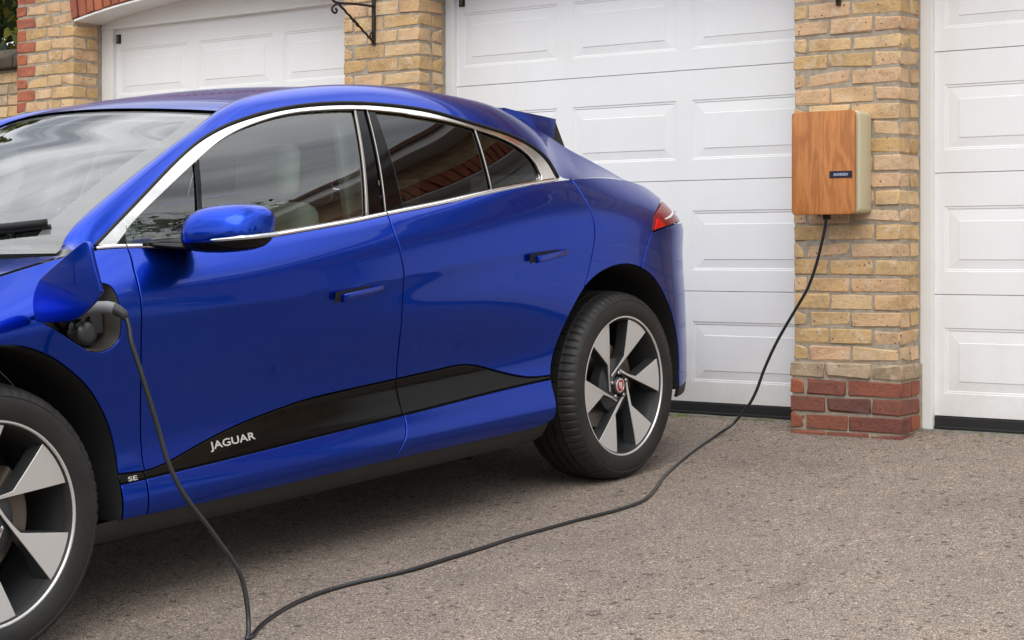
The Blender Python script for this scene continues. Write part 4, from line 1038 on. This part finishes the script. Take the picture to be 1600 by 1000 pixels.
for sg in (1,-1):
    panel('door_card',[(y,float(ZT(y))-.012) for y in np.linspace(.62,2.55,30)]+[(2.55,.5),(.62,.5)],lambda y,z:W(y,z)*0+WT(y)-.055-.03*(1.1-z),M['trim_pale'],car,res=.06,sides=(sg,),thick=.005)
    mb=MB(); mb.add([(sg*.755,1.62,1.08),(sg*.755,1.74,1.09),(sg*.60,1.84,1.47),(sg*.60,1.74,1.47),(sg*.72,1.62,1.08),(sg*.72,1.74,1.09),(sg*.57,1.84,1.47),(sg*.57,1.74,1.47)],[(0,1,2,3),(4,7,6,5),(0,4,5,1),(1,5,6,2),(2,6,7,3),(3,7,4,0)]); mb.build('pillar_trim',M['trim_pale'],car,bevel=.008)
    mb=MB(); mb.tube([(sg*.725,1.70,1.0),(sg*.66,1.72,1.25),(sg*.60,1.74,1.40)],.018,6); mb.build('seat_belt',M['trim_dark'],car,smooth=True)
patch('headlining',lambda u,v:(lambda p:(p[0]*1.02,p[1]+.01,p[2]-.045))(roof(u,v)),20,20,M['trim_pale'],car,flip=True)
for sg in (1,-1): patch('rail_trim',lambda u,v:(lambda p:(p[0]-sg*.03,p[1],p[2]-.03))(rail(u,.03+.66*v,sg)),6,60,M['trim_pale'],car)
rb('rear_view_mirror',-.12,.12,1.06,1.09,1.36,1.43,M['trim_dark'],car,.012)
rb('parcel_shelf',-.62,.62,2.62,3.4,1.02,1.05,M['trim_dark'],car,.01)
# wiper
def wp(k,v,up): 
    p=wsf(np.array(k),np.array(v),up); return tuple(float(a) for a in p)
wi=MB(); wpts=[wp(.15+.775*t,float(np.interp(.15+.775*t,[.15,.78,.93],[.10,.28,.325])),.022+.004*math.sin(t*3.1)) for t in np.linspace(0,1,20)]
wi.tube(wpts,.011,8); wo_=wi.build('wiper_blade',M['black'],car,smooth=True)
MB().tube([(p[0],p[1]+.012,p[2]-.012) for p in wpts],.007,6).build('wiper_rubber',M['plastic'],wo_,smooth=True)
MB().tube([wp(.10,.0,.02),wp(.30,.09,.035),wp(.52,.205,.04)],[.014,.011,.008],8).build('wiper_arm',M['black'],wo_,smooth=True)
# ---------------------------------------------------------------- charger box
wd=NT('oiled_wood'); v=wd.coord((1,1,.09)); d1=wd.noise(v,5.0,3,.5)
v2=wd.coord((1,1,.16)); nn=wd.noise(v2,9,4,.55,.35)
rings=wd.math('ADD',wd.math('MULTIPLY',wd.math('SINE',wd.math('MULTIPLY',nn,46.)),.5),.5); fine=wd.noise(wd.coord((1,1,.02)),260,3,.6)
c=wd.ramp(rings,[(.0,(.38,.135,.030)),(.6,(.45,.172,.043)),(1,(.50,.200,.055))]); c=wd.mix(1.0,c,wd.ramp(fine,[(.3,(.80,.78,.75)),(.6,(1.04,1.03,1.02))]),'MULTIPLY'); c=wd.mix(1.0,c,wd.ramp(d1,[(.3,(.86,.84,.82)),(.7,(1.1,1.08,1.05))]),'MULTIPLY')
wd.set(Base_Color=c,Roughness=.42,Normal=wd.bump(fine,.12,.002)); M['wood']=wd.m
M['cream']=plain('cream_casing',(.55,.49,.33),.5); M['plate']=plain('nameplate_black',(.012,.012,.014),.35)
def rrect(x0,x1,z0,z1,r,n=6):
    out=[]
    for cx,cz,a0 in ((x1-r,z0+r,-90),(x1-r,z1-r,0),(x0+r,z1-r,90),(x0+r,z0+r,180)):
        for k in range(n+1):
            a=R(a0+90*k/n); out.append((cx+r*math.cos(a),cz+r*math.sin(a)))
    return out
ch=empty('wall_charger',(-3.437,YW,.965)); tag(ch,'wooden fronted wall charger box with cream casing on the brick pier','charger')
MB().prism(rrect(-.136,.153,.006,.444,.022),lambda p:(p[0],-.122,p[1]),lambda p:(p[0],-.003,p[1])).build('casing',M['cream'],ch,bevel=.006,seg=3,angle=40)
MB().prism(rrect(-.148,.136,.008,.438,.018),lambda p:(p[0],-.137,p[1]),lambda p:(p[0],-.120,p[1])).build('shadow_gap',M['black'],ch)
MB().prism(rrect(-.155,.143,.0,.446,.018),lambda p:(p[0],-.152,p[1]),lambda p:(p[0],-.136,p[1])).build('wood_front',M['wood'],ch,bevel=.0025,seg=3,angle=40)
npl=MB().box(.027,.133,-.1545,-.1515,.156,.186).build('nameplate',M['plate'],ch,bevel=.0008)
v_,f_=text_mesh('ANDERSEN',.016,1.25); a_=np.array(v_); a_[:,0]-=a_[:,0].min(); a_[:,0]*=.068/a_[:,0].max()
MB().add([(.046+x,-.1552,.1655+y) for x,y in a_],f_).build('lettering',M['letter'],npl,fix=False)
MB().tube([(-.012,-.10,.01),(-.012,-.10,-.02)],.017,14).build('cable_gland',M['black'],ch,smooth=False)
# cable
M['cable']=plain('cable_rubber',(.013,.0135,.014),.30)
cabt=empty('charging_cable',(-3.5,5.0,-.14)); tag(cabt,'long black charging cable lying across the drive from charger to car','cable')
plug=[(-3.713,3.220,.632),(-3.700,3.2225,.612),(-3.689,3.222,.585)]
down=[(-3.678,3.219,.552),(-3.658,3.231,.483),(-3.638,3.245,.405),(-3.618,3.263,.315),(-3.598,3.277,.231),(-3.577,3.300,.161),(-3.557,3.328,.107),(-3.536,3.363,.053),(-3.516,3.396,-.002),(-3.500,3.417,-.039),(-3.485,3.431,-.074),(-3.473,3.441,-.118),(-3.460,3.441,-.169),(-3.450,3.436,-.212),(-3.436,3.422,-.238)]
gr=[(-3.424,3.405,-.247),(-3.430,3.430,-.246),(-3.459,3.474,-.243),(-3.498,3.541,-.238),(-3.537,3.629,-.232),(-3.566,3.712,-.227),(-3.587,3.802,-.221),(-3.595,3.915,-.214),(-3.581,4.035,-.206),(-3.560,4.130,-.200),(-3.540,4.256,-.192),(-3.540,4.423,-.181),(-3.541,4.623,-.168),(-3.548,4.782,-.157),(-3.538,4.950,-.147),(-3.522,5.125,-.135),(-3.490,5.308,-.123),(-3.486,5.478,-.112),(-3.520,5.601,-.104),(-3.593,5.776,-.093),(-3.661,5.924,-.083),(-3.736,6.120,-.070),(-3.816,6.378,-.047),(-3.880,6.632,-.022)]
for i,p in enumerate(gr): gr[i]=(p[0],p[1],float(gz(p[0],p[1]))+.0058+.010*noise.noise(Vector((p[0]*.9,p[1]*.9,3.1))))
up=[(-3.912,6.80,.000),(-3.895,6.88,.030),(-3.857,6.905,.078),(-3.817,6.915,.132),(-3.787,6.925,.196),(-3.754,6.935,.290),(-3.693,6.940,.414),(-3.601,6.945,.562),(-3.548,6.945,.647),(-3.506,6.940,.745),(-3.476,6.935,.843),(-3.455,6.930,.926),(-3.449,6.930,.985)]
pth=cspline(plug+down+gr+up,5)
MB().tube([p-Vector(cabt.location) for p in pth],.0069,12).build('cable',M['cable'],cabt,smooth=True)
M['connector']=plain('connector_grey',(.15,.15,.147),.45)
cw=car.matrix_world
def cl(p): return tuple((cw@Vector(p))-Vector(cabt.location))
MB().tube([cl(p) for p in ((.880,.352,.905),(.905,.352,.906),(.93,.353,.909),(.985,.354,.913),(1.01,.3555,.9135),(1.032,.358,.911),(1.048,.361,.906))],[.027,.027,.021,.0175,.018,.017,.0145],20).build('connector',M['connector'],cabt,smooth=True)
MB().tube([cl(p) for p in ((1.035,.359,.9105),(1.050,.3615,.9045),(1.066,.3643,.8955),(1.076,.3655,.883))],[.0160,.0155,.0135,.0095],16).build('connector_boot',M['trim_dark'],cabt,smooth=True)
# ---------------------------------------------------------------- iron brackets
ir=NT('rusty_iron'); v=ir.coord(); f=ir.noise(v,38,5,.65); ir.set(Base_Color=ir.ramp(f,[(.42,(.012,.011,.010)),(.58,(.035,.018,.010)),(.72,(.13,.045,.015))]),Roughness=.7,Metallic=.2,Normal=ir.bump(f,.4,.003)); M['iron']=ir.m
def bracket(x,zo,label):
    e=empty('hanging_bracket',(x,YW,1.90+zo)); tag(e,label,'bracket','iron hanging basket brackets')
    MB().box(-.011,.011,-.012,-.001,0,.24).build('wall_bar',M['iron'],e,bevel=.002)
    arm=[(0,-.010,.205),(0,-.16,.200),(0,-.27,.192),(0,-.315,.196),(0,-.335,.214),(0,-.330,.232),(0,-.310,.236),(0,-.298,.222),(0,-.306,.212)]
    MB().tube(cspline(arm,6),.0065,8).build('arm',M['iron'],e,smooth=True)
    low=[(0,-.285,.188),(0,-.312,.176),(0,-.330,.158),(0,-.322,.140),(0,-.302,.138),(0,-.294,.152),(0,-.304,.160)]
    MB().tube(cspline(low,6),.006,8).build('scroll',M['iron'],e,smooth=True)
    br=[Vector((0,-.285,.190)),Vector((0,-.012,.018))]; pts=[];rad=[]
    for i in range(33):
        t=i/32; p=br[0].lerp(br[1],t); pts.append(p+Vector((math.sin(t*40)*.0016,0,math.cos(t*40)*.0016))); rad.append(.0062+(.0032 if abs(t-.45)<.04 or abs(t-.55)<.04 else 0))
    MB().tube(pts,rad,8).build('brace',M['iron'],e,smooth=True)
    sc_=[(0,-.020,.020),(0,-.034,.040),(0,-.030,.060),(0,-.014,.064),(0,-.010,.050),(0,-.020,.046)]
    MB().tube(cspline(sc_,6),.005,8).build('scroll',M['iron'],e,smooth=True)
    MB().lathe([(.006,.0),(.006,.004),(0,.005)],10,lambda r_,a,h:(r_*math.cos(a),-.0125-h,.012+r_*math.sin(a))).build('screw_head',M['iron'],e)
bracket(-6.126,0,'rusty black iron bracket with scrolled arm on the pier behind the car')
bracket(-3.44,-.018,'iron bracket above the wooden charger, only its foot in view')
# ---------------------------------------------------------------- garden wall at the far left
gw=empty('garden_wall',(-9.7,7.5,0)); tag(gw,'old brick garden wall with dark stone coping at the far left','garden wall')
MB().box(-2.5,.62,.008,.2,-.3,2.04).build('mortar_core',M['mortar'],gw)
z=.90;k=0
while z<2.0:
    x=-.85+(0 if k%2 else -.11)
    while x<.60:
        l=.205 if rng.random()>.3 else .10
        l=min(l,.61-x)
        if l>.03: brick(x,0,z,l,.10,CH-JT,M['oldbrick'] if rng.random()<.75 else M['stock'],gw)
        x+=l+JT
    z+=CH;k+=1
cp_=NT('mossy_coping'); v=cp_.coord(); cp_.set(Base_Color=cp_.ramp(cp_.noise(v,9,6,.65),[(.3,(.03,.026,.018)),(.6,(.085,.07,.045)),(.8,(.10,.10,.04))]),Roughness=.95,Normal=cp_.bump(cp_.noise(v,35,5,.7),.8,.015))
mb=MB()
for i in range(5):
    x=.62-(i+1)*.6; mb2=MB().prism([(-.06,2.045),(.26,2.045),(.26,2.12),(.20,2.18),(0,2.18),(-.06,2.12)],lambda p:(x+.004,p[0],p[1]),lambda p:(x+.596,p[0],p[1])); mb2.build('coping_stone',cp_.m,gw,bevel=.012,seg=2,angle=50)
# ---------------------------------------------------------------- trees
bk=NT('bark'); v=bk.coord((1,1,.3)); bk.set(Base_Color=bk.ramp(bk.noise(v,14,5,.6),[(.3,(.045,.035,.026)),(.7,(.12,.095,.07))]),Roughness=.95,Normal=bk.bump(bk.noise(v,20,4,.6),.7,.02))
def leafmat(name,a,b,c_):
    m=NT(name); gi=m.n('NewGeometry'); c=m.ramp(gi.outputs['Random Per Island'],[(0,a),(.6,b),(1,c_)])
    m.set(Base_Color=c,Roughness=.5); 
    tr=m.n('BsdfTranslucent'); m.l(c,tr.inputs['Color']); mxs=m.n('MixShader'); mxs.inputs[0].default_value=.3; m.l(m.b.outputs[0],mxs.inputs[1]); m.l(tr.outputs[0],mxs.inputs[2]); m.l(mxs.outputs[0],m.o.inputs['Surface']); return m.m
LG=leafmat('green_leaves',(.025,.05,.012),(.055,.095,.02),(.11,.14,.03)); LY=leafmat('yellow_green_leaves',(.012,.028,.008),(.03,.055,.012),(.34,.30,.03))
def tree_meshes(h,rad,nl,leaf,seed):
    r_=random.Random(seed); mb=MB(); tips=[]
    tr=[Vector((0,0,-.3)),Vector((.05*h*.1,0,h*.25)),Vector((-.03*h,.02*h,h*.55)),Vector((0,0,h*.85))]
    mb.tube(cspline(tr,5),[.055*h*.6*(1-.9*i/15) for i in range(16)],9)
    for k in range(16):
        t=.28+.62*k/16; a=k*2.4; p=Vector((0,0,h*t)); ln=rad*(1.05-.55*t)*r_.uniform(.8,1.15)
        q=p+Vector((math.cos(a)*ln,math.sin(a)*ln,ln*.45)); mid=(p+q)/2+Vector((0,0,-.08*ln)); mb.tube(cspline([p,mid,q],4),[.018*h*.5*(1-.85*i/8) for i in range(9)],6)
        tips+=[(q,ln*.48),((p+q)/2,ln*.42)]
        for j in range(2): 
            b=a+r_.uniform(-1,1); q2=mid+Vector((math.cos(b),math.sin(b),.5))*ln*.55; mb.tube([mid,q2],[.006*h*.5,.002*h],5); tips.append((q2,ln*.38))
    tips.append((Vector((0,0,h*.95)),rad*.4))
    V=[];F=[]; ls=.07 if nl<6000 else .085
    for i in range(nl):
        c,rr=tips[r_.randrange(len(tips))]
        d=Vector((r_.gauss(0,1),r_.gauss(0,1),r_.gauss(0,.8))).normalized()*rr*r_.random()**.45; p=c+d
        u=Vector((r_.gauss(0,1),r_.gauss(0,1),r_.gauss(0,1))).normalized(); w=u.orthogonal().normalized(); s_=ls*r_.uniform(.6,1.4); b=len(V)
        V+=[p-u*s_,p+w*s_*.45,p+u*s_,p-w*s_*.45]; F.append((b,b+1,b+2,b+3))
    return mb,V,F
def tree(loc,h,rad,nl,leaf,seed,label,group=None,cache={}):
    e=empty('tree',loc); tag(e,label,'tree',group)
    key=(h,rad,nl,leaf.name,seed)
    if key not in cache:
        mb,V,F=tree_meshes(h,rad,nl,leaf,seed); t=mb.build('trunk',bk.m,e,smooth=True); c=obj('crown',V,F,leaf,e); cache[key]=(t.data,c.data)
    else:
        link('trunk',cache[key][0],None,e); link('crown',cache[key][1],None,e)
    return e
tree((-12.4,9.9,0),4.2,1.7,9000,LY,3,'dark leafy tree with yellowing leaves beyond the garden wall')
for i,(x,y,hs,lab) in enumerate([(6.5,15.5,1.42,'rounded green tree beyond the right end of the garages'),(17,9,1,'nearer of two trees to the right of the drive'),(19,1,1.1,'farther of two trees to the right of the drive'),(13,-11,1,'tree at the right of the row behind the photographer'),(4,-17,1.1,'middle tree of the row behind the photographer'),(-7,-17,1,'tree in line with the car nose behind the photographer'),(-17,-12,1.1,'tree at the left of the row behind the photographer')]):
    e=tree((x,y,-.3 if y>0 else -1.2),7.0,3.1,13000,LG,5+(i%2),lab,'trees across the drive'); e.scale=(hs,hs,hs*.9); e.rotation_euler=(0,0,i*1.3)
# ---------------------------------------------------------------- small weeds at the door foot
wl=leafmat('weed_leaf',(.10,.17,.02),(.17,.25,.03),(.22,.28,.05))
for (x,y,n,sz,lab) in ((-4.345,7.20,22,.013,'tiny bright green weed at the foot of the middle door'),(-4.42,7.20,12,.009,'smaller weed tuft beside the car tyre at the middle door'),(-2.86,7.19,9,.007,'small weed tuft at the foot of the right door')):
    V=[];F=[];r_=random.Random(int(x*100))
    for i in range(n):
        a=r_.uniform(0,6.28); el=r_.uniform(.3,1.3); d=Vector((math.cos(a)*math.cos(el),math.sin(a)*math.cos(el),math.sin(el))); o_=Vector((r_.gauss(0,sz),r_.gauss(0,sz*.3),0)); s_=sz*r_.uniform(.7,1.6); w_=d.orthogonal().normalized()*s_*.35; b=len(V)
        V+=[o_,o_+d*s_*.6+w_,o_+d*s_*1.3,o_+d*s_*.6-w_]; F.append((b,b+1,b+2,b+3))
    o=obj('weed',V,F,wl); o.location=(x,y,.018); tag(o,lab,'weed','weeds at the garage doors')
# ---------------------------------------------------------------- loose grit lying on the drive
V=[];F=[];r_=random.Random(11)
for i in range(900):
    x,y=r_.uniform(-5.2,.2),r_.uniform(2.6,7.0)
    if r_.random()<.35: x,y=r_.uniform(-4.6,-1.2),7.02+r_.uniform(-.05,.16)
    z=float(gz(x,y))+(.010*noise.noise(Vector((x*.9,y*.9,3.1))) if y<7 else 0); s_=r_.choice((.0022,.003,.0038,.0055))*r_.uniform(.8,1.3); b=len(V)
    for k in range(5):
        a=k*1.2566+r_.uniform(-.3,.3); V.append((x+math.cos(a)*s_,y+math.sin(a)*s_*r_.uniform(.6,1),z+r_.uniform(-.001,.001)))
    V.append((x+r_.uniform(-.3,.3)*s_,y,z+s_*.7))
    F+=[(b+k,b+(k+1)%5,b+5) for k in range(5)]
gm=NT('loose_grit'); gi_=gm.n('NewGeometry'); gm.set(Base_Color=gm.ramp(gi_.outputs['Random Per Island'],[(0,(.03,.026,.022)),(.45,(.10,.08,.065)),(.8,(.26,.21,.17)),(1,(.45,.40,.35))]),Roughness=.85)
tag(obj('loose_grit',V,F,gm.m),'loose grit scattered over the tarmac drive','grit',kind='stuff')
